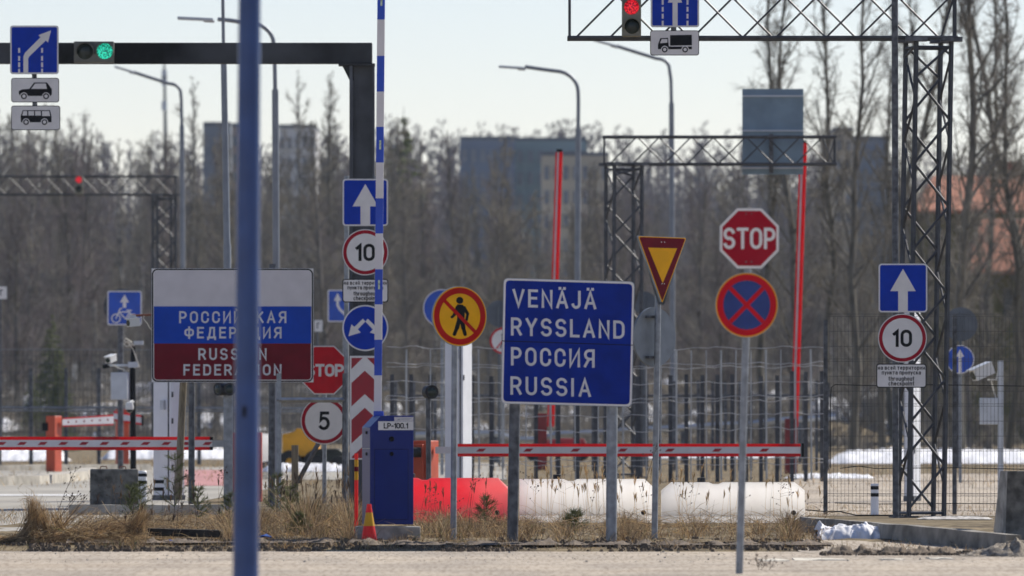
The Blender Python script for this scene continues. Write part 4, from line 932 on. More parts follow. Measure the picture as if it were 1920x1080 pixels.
for a, b_ in zip(pts[:-1], pts[1:]): mb.bar(a, b_, .1)
mb.build('rail', mat('rail_zinc', (.36, .38, .40), .5, metal=.1, var=.15, scale=3), t)
for p in pts[::2]: MB().box((p.x, p.y+.1, p.z/2-.1), (.09, .09, p.z+.1)).build('post', dgalv, t)
# left fence
dE = 200.; t = thing('mesh_fence', (X(200, dE), dE, G(dE)), 'dark mesh fence with rail behind the orange barrier posts', 'fence'); k = dE/F
for px in list(range(-68, 470, 63)): MB().box((X(px+rw.uniform(-3, 3), dE)-t.location.x, 0, (Z(690, dE)-t.location.z)/2-.05), (.09, .09, Z(690, dE)-t.location.z+.1)).build('post', dgalv, t)
for py in (770, 764, 655): MB().bar(P(-100, py, dE)-t.location+Vector((0, -.08, 0)), P(640, py+2, dE)-t.location+Vector((0, -.08, 0)), .035 if py > 700 else .012).build('rail', galv, t)
mb = MB(); z0, z1 = Z(842, dE)-t.location.z, Z(655, dE)-t.location.z; x = X(-100, dE)-t.location.x
while x < X(640, dE)-t.location.x: mb.add([(x-.005, 0, z0), (x+.005, 0, z0), (x+.005, 0, z1), (x-.005, 0, z1)], [(0, 1, 2, 3)]); x += .10
for z in np.arange(z0, z1, .2): mb.bar((X(-100, dE)-t.location.x, 0, z), (X(640, dE)-t.location.x, 0, z), .008)
mb.build('wire_mesh', mat('dark_wire', (.10, .11, .11), .6, metal=.3), t, smooth=False)
# far right fence posts and gate frame beside the 5 sign
for px, top, base, d, wpx, lab in ((1795, 600, 875, 190, 9, 'far steel post behind the mesh fence, with round signs'),):
    pass
t = thing('gate_frame', (X(560, 118), 118, G(118)), 'galvanised gate frame behind the round 5 sign', 'gate')
pole(t, 'post', (523, 700), (523, 930), 118, 9, galv, 4); MB().bar(P(519, 750, 118)-t.location, P(646, 750, 118)-t.location, .05).build('rail', galv, t)
pole(t, 'post', (646, 700), (645, 950), 118, 8, dgalv, 4)
t = thing('timber_post', (X(553, 126), 126, G(126)), 'short timber post with slanted steel brace beside the 5 sign', 'post')
MB().box((0, 0, (Z(841, 126)-t.location.z)/2), (.1, .1, Z(841, 126)-t.location.z+.1)).build('post', wood, t); MB().bar(P(603, 820, 126)-t.location, P(558, 905, 126)-t.location, .05).build('brace', dgalv, t)
MB().box(P(652, 905, 126)-t.location, (.17, .12, .9)).build('stake', wood, t)

# ================================================================ CAMERAS, SIGNAL HEADS, SMALLER SIGNS
dc = 150.; t = thing('camera_mast', (X(250, dc), dc, G(dc)), 'black camera mast with grey box, white cameras and looped cable', 'camera mast'); o0 = t.location
MB().tube([(0, 0, -.1), P(249, 690, dc)-o0, P(250, 650, dc)-o0], [.055, .05, .035], 12).build('pole', black, t)
MB().box(P(250, 684, dc)-o0, (.18, .14, .1)).build('collar', boxgrey, t, bevel=.006)
MB().box(P(226, 724, dc)-o0+Vector((0, -.06, 0)), (.30, .2, .48), R(-12)).build('equipment_box', boxgrey, t, bevel=.01)
MB().tube([P(206, 685, dc)-o0, P(246, 685, dc)-o0], .022, 8).build('arm', boxgrey, t)
def cctv(c, ln, r, yaw, pitch, parent, m=camw):
    Mx = Matrix.Rotation(R(yaw), 3, 'Z') @ Matrix.Rotation(R(pitch), 3, 'X')
    mb = MB(); mb.box(c, (r*2, ln, r*2), M=Mx, m=0); mb.box(Vector(c)+Mx @ Vector((0, -ln*.06, r*1.1)), (r*2.3, ln*1.12, r*.25), M=Mx, m=0)
    o = mb.build('camera_housing', m, parent, bevel=.004)
    f = MB(); a = Vector(c)+Mx @ Vector((0, -ln/2-.012, 0)); b_ = Vector(c)+Mx @ Vector((0, -ln/2+.01, 0)); f.tube([a, b_], r*.8, 14); f.build('camera_lens', lens_off, o)
cctv(P(208, 673, dc)-o0, .24, .055, -25, 12, t); cctv(P(199, 687, dc)-o0, .12, .03, -40, 8, t, black)
MB().tube([P(200, 685, dc)-o0, P(210, 683, dc)-o0], .012, 6).build('camera_bracket', boxgrey, t)
mb = MB(); pts = [(252, 690), (262, 688), (256, 672), (250, 655), (240, 642), (233, 640), (236, 634), (246, 641), (252, 648), (240, 640), (232, 645), (238, 650), (250, 646)]
mb.tube([P(x, y, dc)-o0+Vector((0, -.06-.004*i, 0)) for i, (x, y) in enumerate(pts)], .010, 6)
mb.build('cable', cable, t); MB().tube([P(x, y, dc)-o0+Vector((0, -.09, 0)) for x, y in ((212, 684), (222, 690), (232, 693), (240, 700))], .010, 6).build('cable', cable, t)
MB().box(P(260, 643, dc)-o0, (.17, .12, .07)).build('top_sensor', boxgrey, t, bevel=.004)
t2 = thing('security_camera', P(243, 757, 148), 'round white camera low on the black camera mast', 'camera'); 
mb = MB(); mb.lathe([(.03, .03), (.06, .02), (.075, -.06), (.07, -.1)], n=18, axis='z'); mb.build('shell', camw, t2)
MB().lathe([(.062, -.10), (.05, -.14), (.02, -.16)], n=16).build('dome', lens_off, t2); MB().tube([(0, 0, .03), (.04, .05, .05), (.07, .12, .03)], .015, 6).build('bracket', boxgrey, t2)
t2 = thing('security_camera', P(250, 605, 122.5), 'small white box camera on rusty arm beside the flag board', 'camera')
cctv((0, 0, 0), .16, .055, -60, 5, t2); MB().tube([P(247, 592, 122.5)-t2.location, P(288, 590, 122.5)-t2.location], .018, 6).build('arm', rust, t2)
MB().tube([P(x, y, 122.4)-t2.location for x, y in ((270, 592), (269, 598), (276, 606), (280, 614), (284, 618))], .006, 6).build('cable', cable, t2)
MB().box(P(249, 594, 122.5)-t2.location, (.09, .06, .05)).build('mount', boxgrey, t2)
# bicycle sign
dz = 175.; t = thing('road_sign', (X(226, dz), dz, G(dz)), 'square blue sign with white bicycle and arrow on dark post', 'road sign')
s = Sign(rrect(201, 545, 266, 610, 4), 233.5, 577.5, dz, t, off=-.08); s.layer('border', white, rrect(201.5, 545.5, 265.5, 609.5, 4)); s.layer('field', mat('sign_light_blue', (.008, .07, .45), .4), rrect(203.5, 547.5, 263.5, 607.5, 3))
s.layer('arrow', white, arrow_up(233.5, 552, 577, 8.5, 15, 3.2))
bk_ = lambda x, y: (180+x/4.8, 520+y/4.8)
s.layer('bicycle', white, ('ring', circ(217.5, 597, 9, 28), circ(217.5, 597, 6.8, 28)), ('ring', circ(249, 597, 9, 28), circ(249, 597, 6.8, 28)),
        stroke((217.5, 597), (224, 582), 2.2), stroke((224, 586), (236, 598), 2.2), stroke((236, 598), (243, 585), 2.2), stroke((224, 585), (243, 585), 2.2), stroke((243, 585), (249, 597), 2.2), stroke((238, 582), (246, 582), 2.4), stroke((224, 580), (228, 578), 2.2), stroke((236, 598), (249, 597), 2))
Sign(circ(228, 575, 34, 40), 228, 575, dz, t, name='sign_back', off=.1, back=dgalv)
pole(t, 'pole', (226, 545), (226, 860), dz, 11, dgalv)
# signal heads on short posts
t = thing('signal_post', (X(428, 119), 119, G(119)), 'grey post with two round black signal heads beside the blue pole', 'signal'); o0 = t.location
MB().box((0, 0, (Z(722, 119)-o0.z)/2-.05), (17*119/F, .1, Z(722, 119)-o0.z+.1)).build('post', galv, t, bevel=.01)
for px, ry in ((419, 50), (429, -10)):
    mb = MB(); mb.lathe([(.06, .1), (.085, .02), (.09, -.1)], (0, 0, 0), 22, axis='y'); b_ = mb.build('signal_head', rubber, t, P(px, 730, 119)-o0+Vector((0, -.1, 0)), R(-ry))
    MB().lathe([(.078, -.09), (.05, -.104), (.02, -.108)], (0, 0, 0), 20, axis='y').build('lens', lens_off, b_)
t = thing('signal_post', (X(804, 112), 112, G(112)), 'brown post with single round black signal head beside the white pillar', 'signal'); o0 = t.location
MB().tube([(0, 0, -.05), P(803, 745, 112)-o0], .034, 12).build('post', dgalv, t)
b_ = MB().lathe([(.05, .12), (.088, .05), (.092, -.1)], (0, 0, 0), 22, axis='y').build('signal_head', rubber, t, P(805, 735, 112)-o0, R(20))
MB().lathe([(.082, -.09), (.05, -.104), (.02, -.108)], (0, 0, 0), 20, axis='y').build('lens', lens_off, b_)
# far round and square signs
def far_sign(px, py, r, d, lab, fn, pw=6):
    t = thing('road_sign', (X(px, d), d, G(d)), lab, 'road sign'); s = Sign(circ(px, py, r, 40), px, py, d, t, off=-.06); fn(s, px, py, r)
    pole(t, 'pole', (px, py), (px, 900), d, pw, galv); return t
def f_blue(s, x, y, r): s.layer('border', white, circ(x, y, r-.3, 40)); s.layer('field', mat('sign_light_blue', (.008, .07, .45)), circ(x, y, r-2, 40))
def f_bluearrow(s, x, y, r): f_blue(s, x, y, r); s.layer('arrow', white, arrow_up(x, y-19, y+26, 7.5, 14, 3))
def f_noped(s, x, y, r):
    s.layer('border', bred, circ(x, y, r-.3, 40)); s.layer('field', white, circ(x, y, r-4, 40)); s.layer('walking_figure', black, circ(x, y-11, 3, 12), stroke((x, y-6), (x, y+3), 4), stroke((x, y+3), (x-4, y+13), 2.6), stroke((x, y+3), (x+4, y+13), 2.6))
    s.layer('slash', bred, stroke((x-13, y+15), (x+13, y-15), 2.6))
far_sign(829, 578, 36, 165, 'round blue sign half hidden behind the pedestrian ban sign', f_blue)
far_sign(943, 639, 25, 185, 'small round pedestrian ban sign left of the VENÄJÄ board', f_noped)
far_sign(1800, 674, 27, 150, 'round blue sign with white arrow behind the mesh fence', f_bluearrow, 5)
gs = mat('sign_back_dark', (.10, .115, .135), .5, metal=.2)
for px, py, r, d, lab in ((1801, 608, 32, 151, 'round dark sign back above the round blue arrow sign'), (1208, 568, 22, 190, 'grey round sign back between VENÄJÄ board and give way sign'), (936, 588, 25, 190, 'grey round sign back left of the VENÄJÄ board')):
    t = thing('road_sign', (X(px, d), d, G(d)), lab, 'road sign'); s = Sign(circ(px, py, r, 40), px, py, d, t, off=.05, back=gs); pole(t, 'pole', (px, py-r*.7), (px, 890), d, 5, gs)
dv = 185.; t = thing('road_sign', (X(640, dv), dv, G(dv)), 'blue lane sign with bent white arrow behind the striped boom post', 'road sign')
s = Sign(rrect(614, 543, 660, 604, 3), 637, 573.5, dv, t, off=-.06); s.layer('border', white, rrect(614.5, 543.5, 659.5, 603.5, 3)); s.layer('field', mat('sign_light_blue', (.008, .07, .45)), rrect(616.5, 545.5, 657.5, 601.5, 2))
s.layer('arrow', white, ribbon([(633, 562), (633, 572), (637, 580), (650, 592)], 5), [(633, 549), (640, 564), (626, 564)]); pole(t, 'pole', (645, 560), (645, 890), dv, 5, galv)
for px, py, w_, h_, d, lab in ((3, 549, 20, 24, 190, 'small white plate at the left picture edge'), (597, 611, 16, 22, 205, 'small white plate right of the flag board')):
    t = thing('road_sign', (X(px, d), d, G(d)), lab, 'road sign'); s = Sign(rrect(px-w_/2, py-h_/2, px+w_/2, py+h_/2, 1), px, py, d, t, off=-.05); s.layer('field', white, rrect(px-w_/2+.4, py-h_/2+.4, px+w_/2-.4, py+h_/2-.4, 1)); s.layer('mark', black, [(px-3, py-6), (px-1, py-6), (px-1, py+5), (px-3, py+5)], [(px-1, py-6), (px+2, py-6), (px+2, py-4), (px-1, py-4)])
    pole(t, 'pole', (px-2, py), (px-2, 880), d, 4, dgalv)
# camera on the right with box
dq = 135.; t = thing('camera_mast', (X(1876, dq), dq, G(dq)), 'pale camera mast with long white camera and grey box at right', 'camera mast'); o0 = t.location
MB().box((0, 0, (Z(682, dq)-o0.z)/2), (.085, .085, Z(682, dq)-o0.z+.1)).build('pole', boxgrey, t)
cctv(P(1841, 697, dq)-o0+Vector((0, -.1, 0)), .34, .09, -68, 22, t)
MB().tube([P(1851, 712, dq)-o0, P(1868, 712, dq)-o0, P(1873, 690, dq)-o0], .012, 6).build('bracket', camw, t); MB().tube([P(1858, 714, dq)-o0, P(1868, 750, dq)-o0], .012, 6).build('cable', cable, t)
MB().box(P(1853, 771, dq)-o0+Vector((0, -.05, 0)), (.27, .15, .42), R(8)).build('equipment_box', boxgrey, t, bevel=.01)
t = thing('fence_post', (X(1795, 186), 186, G(186)), 'far dark steel post behind the mesh fence', 'post'); MB().box((0, 0, 1.1), (.1, .1, 2.4)).build('post', dgalv, t)
# yellow loader and dark trailer behind the 5 sign
dy = 190.; t = thing('loader', (X(580, dy), dy, G(dy)), 'yellow machine with dark wheels parked behind the 5 sign', 'vehicle'); o0 = t.location; yl = mat('machine_yellow', (.78, .36, .01), .5, var=.15, scale=2)
def rel(px, py, dd=0): return P(px, py, dy)-o0+Vector((0, dd, 0))
MB().prism([(rel(x, y).x, rel(x, y).z) for x, y in ((531, 856), (531, 814), (552, 810), (558, 803), (575, 806), (598, 832), (600, 856))], -.6, .9).build('body', yl, t, bevel=.02)
MB().box(rel(578, 818), (.5, .9, .35)).build('cab', mat('cab_glass', (.02, .025, .03), .15), t, bevel=.02)
MB().box(rel(585, 858, .2), (1.5, 1.2, .16)).build('chassis', rubber, t)
for px in (545, 592):
    for yy in (-.55, .75):
        w_ = MB().lathe([(.10, -.1), (.25, -.1), (.27, 0), (.25, .1), (.10, .1)], rel(px, 866, yy), 22, axis='y').build('wheel', rubber, t); MB().lathe([(.09, -.115), (.09, .115)], rel(px, 866, yy), 14, axis='y').build('rim', yl, w_)
t = thing('trailer', (X(624, 186), 186, G(186)), 'low dark trailer beside the yellow machine', 'vehicle'); o0 = t.location
def rel(px, py, dd=0): return P(px, py, 186)-o0+Vector((0, dd, 0))
MB().prism([(rel(x, y).x, rel(x, y).z) for x, y in ((582, 846), (590, 842), (634, 841), (650, 852), (646, 868), (582, 868))], -.5, .5).build('body', mat('trailer_dark', (.03, .032, .022), .6, var=.4, scale=3), t, bevel=.02)
for px in (598, 636): MB().lathe([(.10, -.1), (.19, -.1), (.2, 0), (.19, .1), (.10, .1)], rel(px, 871, -.5), 20, axis='y').build('wheel', rubber, t)
t = thing('storage_tank', (X(494, 184), 184, G(184)), 'pale rounded tank just right of the blue pole', 'tank')
MB().lathe([(.02, -.45), (.28, -.42), (.31, -.3), (.31, .6), (.28, .72), (.02, .75)], (0, 0, .45), 24, axis='y').build('shell', plast_white, t); MB().box((0, .1, .08), (.4, .8, .16)).build('cradle', dgalv, t)
t = thing('parked_trailer', (X(1030, 215), 215, G(215)), 'red low trailer behind the boom under VENÄJÄ board', 'vehicle'); o0 = t.location
MB().prism([(P(x, y, 215).x-o0.x, P(x, y, 215).z-o0.z) for x, y in ((1010, 845), (1022, 826), (1050, 822), (1095, 823), (1105, 845))], 0, 1).build('body', mat('trailer_red', (.50, .03, .04), .5, var=.2), t, bevel=.02)
for px in (1000, 1090): MB().lathe([(.1, -.1), (.2, -.1), (.2, .1), (.1, .1)], (X(px, 215)-o0.x, 0, .2), 18, axis='y').build('wheel', rubber, t)

# ================================================================ BUILDINGS
def building(lab, px0, px1, top, d, wallm, roofm, nx, ny, depth=14, rz=0, cat='building', base=None):
    t = thing('building', (X((px0+px1)/2, d), d, G(d)-1), lab, cat); k = d/F; W = (px1-px0)*k; H = Z(top, d)-t.location.z
    MB().box((0, depth/2, H/2), (W, depth, H), rz).build('wall', wallm, t); MB().box((0, depth/2, H+.15), (W*1.004, depth+.1, .3), rz).build('roof', roofm, t)
    win = mat('window_panes', (.14, .155, .185), .4)
    for i in range(nx):
        for j in range(ny):
            x = (-.5+(i+.5)/nx)*W; z = H*(1-(j+.5)/ny*.62)-.4
            wq = MB().box((x, -.06, z), (W/nx*.45, .16, min(1.5, H/ny*.34)), rz).build('window', win, t)
    return t
bA = mat('panel_blue_grey', (.14, .16, .19), .9, var=.15, scale=.15); bBm = mat('panel_blue', (.11, .14, .20), .9, var=.2, scale=.12); bC = mat('panel_teal', (.17, .235, .25), .9, var=.1, scale=.2)
bD = mat('panel_cream', (.42, .37, .28), .9, var=.12, scale=.2); bE = mat('panel_pink', (.38, .29, .25), .9, var=.1, scale=.2); bF = mat('panel_grey', (.46, .46, .45), .9, var=.12, scale=.2); rf = mat('flat_roof', (.10, .11, .13), .9)
building('dark blue-grey tower block behind the blue pole', 381, 432, 236, 640, bA, rf, 3, 9)
building('pinkish narrow block beside the dark tower block', 432, 452, 238, 645, bE, rf, 1, 9)
building('pale grey flats behind the trees, left of the gantry column', 522, 592, 240, 690, bF, rf, 5, 8)
building('deep blue apartment block in the middle distance', 862, 966, 262, 720, bBm, rf, 6, 7)
building('long teal apartment block right of the deep blue one', 966, 1100, 264, 735, bC, rf, 7, 7)
building('cream apartment block in front of the teal one', 1016, 1142, 292, 655, bD, rf, 7, 6)
building('blue shaded block behind the trees right of the board', 1598, 1668, 262, 620, bBm, rf, 4, 8)
building('pale beige narrow block behind the right-hand trees', 1563, 1600, 246, 610, bD, rf, 2, 9)
building('low grey utility building at far left among trees', 62, 136, 526, 395, bA, rf, 2, 1, 6)
def house(lab, px0, px1, ridge, eave, d, wallm, depth=8, rd=0):
    t = thing('house', (X((px0+px1)/2, d), d, G(d)), lab, 'house'); k = d/F; W = (px1-px0)*k; H = Z(eave, d)-t.location.z; Hr = Z(ridge, d)-t.location.z
    MB().box((0, depth/2, H/2), (W*.94, depth*.9, H)).build('wall', wallm, t)
    e = .4; hip = W*.16; v = [(-W/2, -e, H), (W/2, -e, H), (W/2, depth+e, H), (-W/2, depth+e, H), (-W/2+hip, depth/2, Hr), (W/2-hip, depth/2, Hr)]
    v2 = [(a, b_, c-.12) for a, b_, c in v[:4]]
    MB().add(v+v2, [(0, 1, 5, 4), (1, 2, 5), (2, 3, 4, 5), (3, 0, 4), (1, 0, 6, 7), (2, 1, 7, 8), (3, 2, 8, 9), (0, 3, 9, 6), (6, 9, 8, 7)]).build('roof', mat('clay_tile_roof', (.38, .155, .085), .85, var=.3, scale=1.6, stretch=(6, 1, 6)), t, smooth=False)
    MB().box((W*.18, depth*.55, Hr), (.6, .6, 1.2)).build('chimney', mat('chimney_brick', (.25, .1, .07), .9), t)
    for i in range(5):
        if H > 2: MB().box(((-.4+.2*i)*W*.9, depth*.05-.03, H-1.3), (W*.07, .12, 1.2)).build('window', mat('window_glass', (.03, .04, .05), .15), t)
hw = mat('house_wall_yellow', (.115, .105, .035), .9, var=.15, scale=.5)
house('yellow-green house with big red tiled roof behind right-hand trees', 1715, 2010, 322, 394, 345, hw, 10)
house('lower yellow-green house with pinkish red roof at right edge', 1812, 2060, 405, 508, 318, hw, 7)

# ================================================================ TREES
def segs_mesh(name, P0, P1, R0, R1, n, mats, mi=None):
    P0, P1 = np.asarray(P0, float), np.asarray(P1, float); R0, R1 = np.asarray(R0, float), np.asarray(R1, float); N = len(P0)
    dv_ = P1-P0; dv_ /= np.maximum(np.linalg.norm(dv_, axis=1, keepdims=True), 1e-9)
    ref = np.where(np.abs(dv_[:, 2:3]) > .9, [[1., 0, 0]], [[0, 0, 1.]]); u = np.cross(dv_, ref); u /= np.linalg.norm(u, axis=1, keepdims=True); v = np.cross(dv_, u)
    a = np.arange(n)*2*np.pi/n
    off = u[:, None, :]*np.cos(a)[None, :, None]+v[:, None, :]*np.sin(a)[None, :, None]
    V = np.concatenate([P0[:, None]+off*R0[:, None, None], P1[:, None]+off*R1[:, None, None]], 1).reshape(-1, 3)
    j = np.arange(n); q = np.stack([j, (j+1) % n, (j+1) % n+n, j+n], 1)
    Fa = (np.arange(N)*2*n)[:, None, None]+q[None]
    return arrmesh(name, V, Fa.reshape(-1, 4), mats, None if mi is None else np.repeat(mi, n), smooth=(n > 4))
def grow(seed, h, r0, spread, nb, up=.9, t0=.2, sub=7, tert=4, wob=.25, rt=.007, top=1.0, fork=0):
    g = np.random.default_rng(seed); T = [[], [], [], []]; C = [[], [], [], []]
    def put(L, a, b_, ra, rb): L[0].append(a); L[1].append(b_); L[2].append(ra); L[3].append(rb)
    n = 12; pts = [np.zeros(3)]; dr = np.zeros(2)
    for i in range(1, n+1):
        dr = dr*.8+g.normal(0, wob*h/n*.25, 2); pts.append(np.array([pts[-1][0]+dr[0], pts[-1][1]+dr[1], h*i/n]))
    rad = lambda t: r0*(1-t)**.85+.012
    for i in range(n): put(T, pts[i], pts[i+1]+np.array([0, 0, .02]), rad(i/n), rad((i+1)/n))
    def at(t):
        i = min(int(t*n), n-1); f = t*n-i; return pts[i]*(1-f)+pts[i+1]*f
    for b_ in range(nb):
        t = t0+(top-t0)*((b_+g.uniform(0, 1))/nb)**.9; t = min(t, .985); az = g.uniform(0, 2*np.pi); el = min(1.4, up+.18*t*t+g.normal(0, .2))
        Lb = spread*(1-t)**.55*g.uniform(.55, 1.2)+.22; p = at(t); rb = min(rad(t)*.42, .008+.012*Lb); k = 5; d = np.array([np.cos(az)*np.cos(el), np.sin(az)*np.cos(el), np.sin(el)]); bp_ = [p]
        for i in range(k):
            d = d+g.normal(0, .1, 3)+np.array([0, 0, .07]); d /= np.linalg.norm(d); q = bp_[-1]+d*Lb/k
            put(T, bp_[-1], q, rb*(1-i/k*.85)+rt*.6, rb*(1-(i+1)/k*.85)+rt*.6); bp_.append(q)
        for s_ in range(max(2, int(sub*1.7*Lb/spread))):
            f = g.uniform(.15, 1); i = min(int(f*k), k-1); p2 = bp_[i]+(bp_[i+1]-bp_[i])*(f*k-i); d2 = d*.55+g.normal(0, .5, 3)+np.array([0, 0, .25]); d2 /= np.linalg.norm(d2)
            L2 = Lb*.42*g.uniform(.5, 1.1)*(1.2-f*.5); m1 = p2+d2*L2*.5; d3 = d2+g.normal(0, .2, 3)+np.array([0, 0, .1]); d3 /= np.linalg.norm(d3); m2 = m1+d3*L2*.5
            put(C, p2, m1, rt*1.5, rt*1.15); put(C, m1, m2, rt*1.15, rt*.6)
            for w_ in range(tert):
                f2 = g.uniform(.1, 1); p3 = p2+(m1-p2)*min(1, f2*2) if f2 < .5 else m1+(m2-m1)*(f2*2-1); d4 = d3*.6+g.normal(0, .55, 3); d4 /= np.linalg.norm(d4); put(C, p3, p3+d4*L2*g.uniform(.3, .6), rt*.95, rt*.45)
    return T, C
def variant(seed, h, r0, spread, nb, bm_, tm, rt, **kw):
    T, C = grow(seed, h, r0, spread, nb, rt=rt, **kw); return segs_mesh('trunk', *T, 7, [bm_]), segs_mesh('crown', *C, 3, [tm]), h
def plant(v, px, d, h, lab, group, rz=None, lean=0, name='bare_tree'):
    t = thing(name, (X(px, d), d, G(d)-.4), lab, 'tree', group, rz if rz is not None else random.uniform(0, 6.28)); sc = h/v[2]; t.scale = (sc, sc, sc); t.rotation_euler[1] = lean
    link('trunk', v[0], t); link('crown', v[1], t); return t
mid = [variant(11, 11, .12, 2.4, 46, bark, twig_a, .0088, t0=.06, wob=.10, sub=9, tert=7), variant(12, 12, .13, 2.1, 50, bark_r, twig_b, .0088, t0=.06, wob=.10, sub=9, tert=7, up=1.05), variant(13, 10, .11, 2.8, 44, bark, twig_b, .0088, t0=.06, wob=.10, sub=9, tert=7, up=.75),
       variant(14, 12, .11, 1.9, 48, birch_m, twig_a, .0088, t0=.06, wob=.10, sub=9, tert=7, up=1.0), variant(15, 11, .13, 2.5, 46, bark_r, twig_c, .0088, t0=.06, wob=.10, sub=9, tert=7), variant(16, 12, .12, 2.2, 50, bark, twig_c, .0088, t0=.06, wob=.10, sub=9, tert=7, up=1.0)]
labs = ['bare grey-brown tree in the wood behind the fences', 'bare upright olive-brown tree in the wood', 'bare spreading tree in the wood behind the fences', 'bare pale-barked birch in the wood', 'bare brown alder in the wood behind the fences', 'bare purplish tree in the wood behind the fences']
rt_ = random.Random(21)
for i in range(265):
    d = 335+ (i/265)**.8*185+rt_.uniform(-4, 4); px = rt_.uniform(-80, 2000)
    if px > 1330 and rt_.random() < .35: px = rt_.uniform(-60, 1300)
    skyline = float(np.interp(px, [0, 130, 200, 300, 520, 720, 900, 1100, 1330, 1500, 1920], [278, 282, 300, 318, 296, 292, 335, 352, 360, 372, 360]))
    want = (830-skyline)/F*d+EYE-G(d); h = want*rt_.uniform(.66, 1.2); j = rt_.choice([0, 1, 2, 4, 5, 0, 1, 2, 4, 5, 1, 4, 3])
    plant(mid[j], px, d, max(6, h), labs[j], 'trees of the wood behind the checkpoint')
# young trees in front of the houses on the right
for i in range(9):
    plant(mid[rt_.choice([0, 1, 2, 4])], rt_.uniform(1560, 1990), rt_.uniform(262, 306), rt_.uniform(4.5, 9.5), 'slender young tree in front of the yellow-green houses', 'young trees before the houses')
# taller thin trees rising over the skyline
for px, top, d, j in ((18, 190, 400, 0), (118, 205, 395, 1), (180, 225, 390, 3), (352, 140, 420, 3), (560, 128, 410, 3), (612, 130, 415, 1), (70, 240, 380, 5), (150, 255, 385, 4), (745, 225, 430, 1)):
    plant(mid[j], px, d, Z(top, d)-G(d), labs[j], 'trees of the wood behind the checkpoint')
# big trees on the right, reaching out of the picture
big = [variant(31, 21, .14, 3.2, 46, bark_r, twig_b, .0085, up=1.0, t0=.18, sub=9, tert=6, wob=.36), variant(32, 20, .12, 2.9, 42, bark_d, twig_d, .0085, up=1.08, t0=.22, sub=9, tert=6, wob=.42), variant(33, 22, .16, 3.6, 48, bark_r, twig_a, .0085, up=.92, t0=.16, sub=9, tert=6, wob=.33)]
spots = [(1487, 262, 0, 'tall bare tree left of the upright red boom, right half'), (1538, 285, 1, 'slim bare tree left of the pale beige block'), (1598, 268, 2, 'forked bare tree between red boom and lattice tower'), (1655, 275, 0, 'dark bare trunk left of the lattice tower'),
         (1716, 292, 1, 'bare tree seen through the lattice tower'), (1802, 240, 2, 'thick greenish trunk just right of the lattice tower'), (1888, 255, 1, 'tall bare tree near the right picture edge'), (1850, 300, 2, 'bare tree in front of the red roof'),
         (1432, 300, 1, 'bare tree behind the blue-grey board'), (1935, 285, 0, 'bare tree cut by the right picture edge'), (1675, 320, 1, 'bare tree behind the tower mast, farthest of the right group')]
for px, d, j, lab in spots: plant(big[j], px, d, rt_.uniform(17.5, 22), lab, 'tall bare trees on the right')
# a few small spruces
def spruce_mesh(seed, h, r, layers, per, rt):
    g = np.random.default_rng(seed); A = [[], [], [], []]
    for i in range(layers):
        f = i/layers; z = h*(.08+.9*f); L_ = r*(1-f)**.8
        for k in range(per):
            az = g.uniform(0, 6.28); e = np.array([np.cos(az)*L_, np.sin(az)*L_, -L_*.15+g.normal(0, .05)]); p = np.array([0, 0, z+g.normal(0, .05*h/layers)])
            A[0].append(p); A[1].append(p+e); A[2].append(rt); A[3].append(rt*.5)
            for q in range(9):
                f2 = g.uniform(.15, 1); p2 = p+e*f2; d2 = e*.4+g.normal(0, L_*.22, 3); A[0].append(p2); A[1].append(p2+d2*.6); A[2].append(rt*.8); A[3].append(rt*.4)
    return segs_mesh('crown', *A, 3, [pine_m]), segs_mesh('trunk', [[0, 0, 0]], [[0, 0, h]], [h*.018], [.005], 7, [bark])
sm = spruce_mesh(5, 6, 1.3, 26, 9, .035)
for px, d, h, lab in ((98, 330, 5.2, 'small dark spruce at far left before the wood'), (112, 300, 4.0, 'small olive spruce in front of the utility building'), (757, 455, 15.0, 'dark spruce deep in the wood behind the striped boom'), (60, 325, 3.0, 'young spruce beside the utility building')):
    t = thing('spruce_tree', (X(px, d), d, G(d)-.2), lab, 'tree'); t.scale = (h/6*.8, h/6*.8, h/6); link('crown', sm[0], t); link('trunk', sm[1], t)
# far wooded ridge: one mass
A = [[], [], [], []]; g = np.random.default_rng(9)
T0, C0 = grow(77, 14, .12, 2.4, 40, up=.7, sub=6, tert=3, rt=.024, wob=.1, t0=.1); allS = [np.array(T0[0]+C0[0]), np.array(T0[1]+C0[1]), np.array(T0[2]+C0[2]), np.array(T0[3]+C0[3])]
for i in range(900):
    d = g.uniform(780, 1000); px = g.uniform(-60, 1980)
    sk = float(np.interp(px, [0, 150, 230, 300, 420, 560, 720, 760, 900, 1000, 1060, 1150, 1250, 1330, 1500, 1700, 1920], [245, 250, 272, 255, 262, 240, 222, 226, 230, 232, 228, 240, 250, 238, 260, 270, 290]))
    H = (Z(sk, d)-G(d))*g.uniform(.62, 1.04); sc = H/14; a = g.uniform(0, 6.28); c_, s_ = np.cos(a), np.sin(a); Rm = np.array([[c_, -s_, 0], [s_, c_, 0], [0, 0, 1]])
    o = np.array([X(px, d), d, G(d)-.5])
    A[0].append(allS[0]@Rm.T*sc*np.array([1.1, 1.1, 1])+o); A[1].append(allS[1]@Rm.T*sc*np.array([1.1, 1.1, 1])+o); A[2].append(np.minimum(allS[2]*sc*1.2, .3)); A[3].append(allS[3]*sc*1.2)
tag(link('distant_wood', segs_mesh('distant_wood', *[np.concatenate(a) for a in A], 3, [twig_far])), 'far purple-grey wood along the skyline behind the apartment blocks', 'wood', kind='stuff')
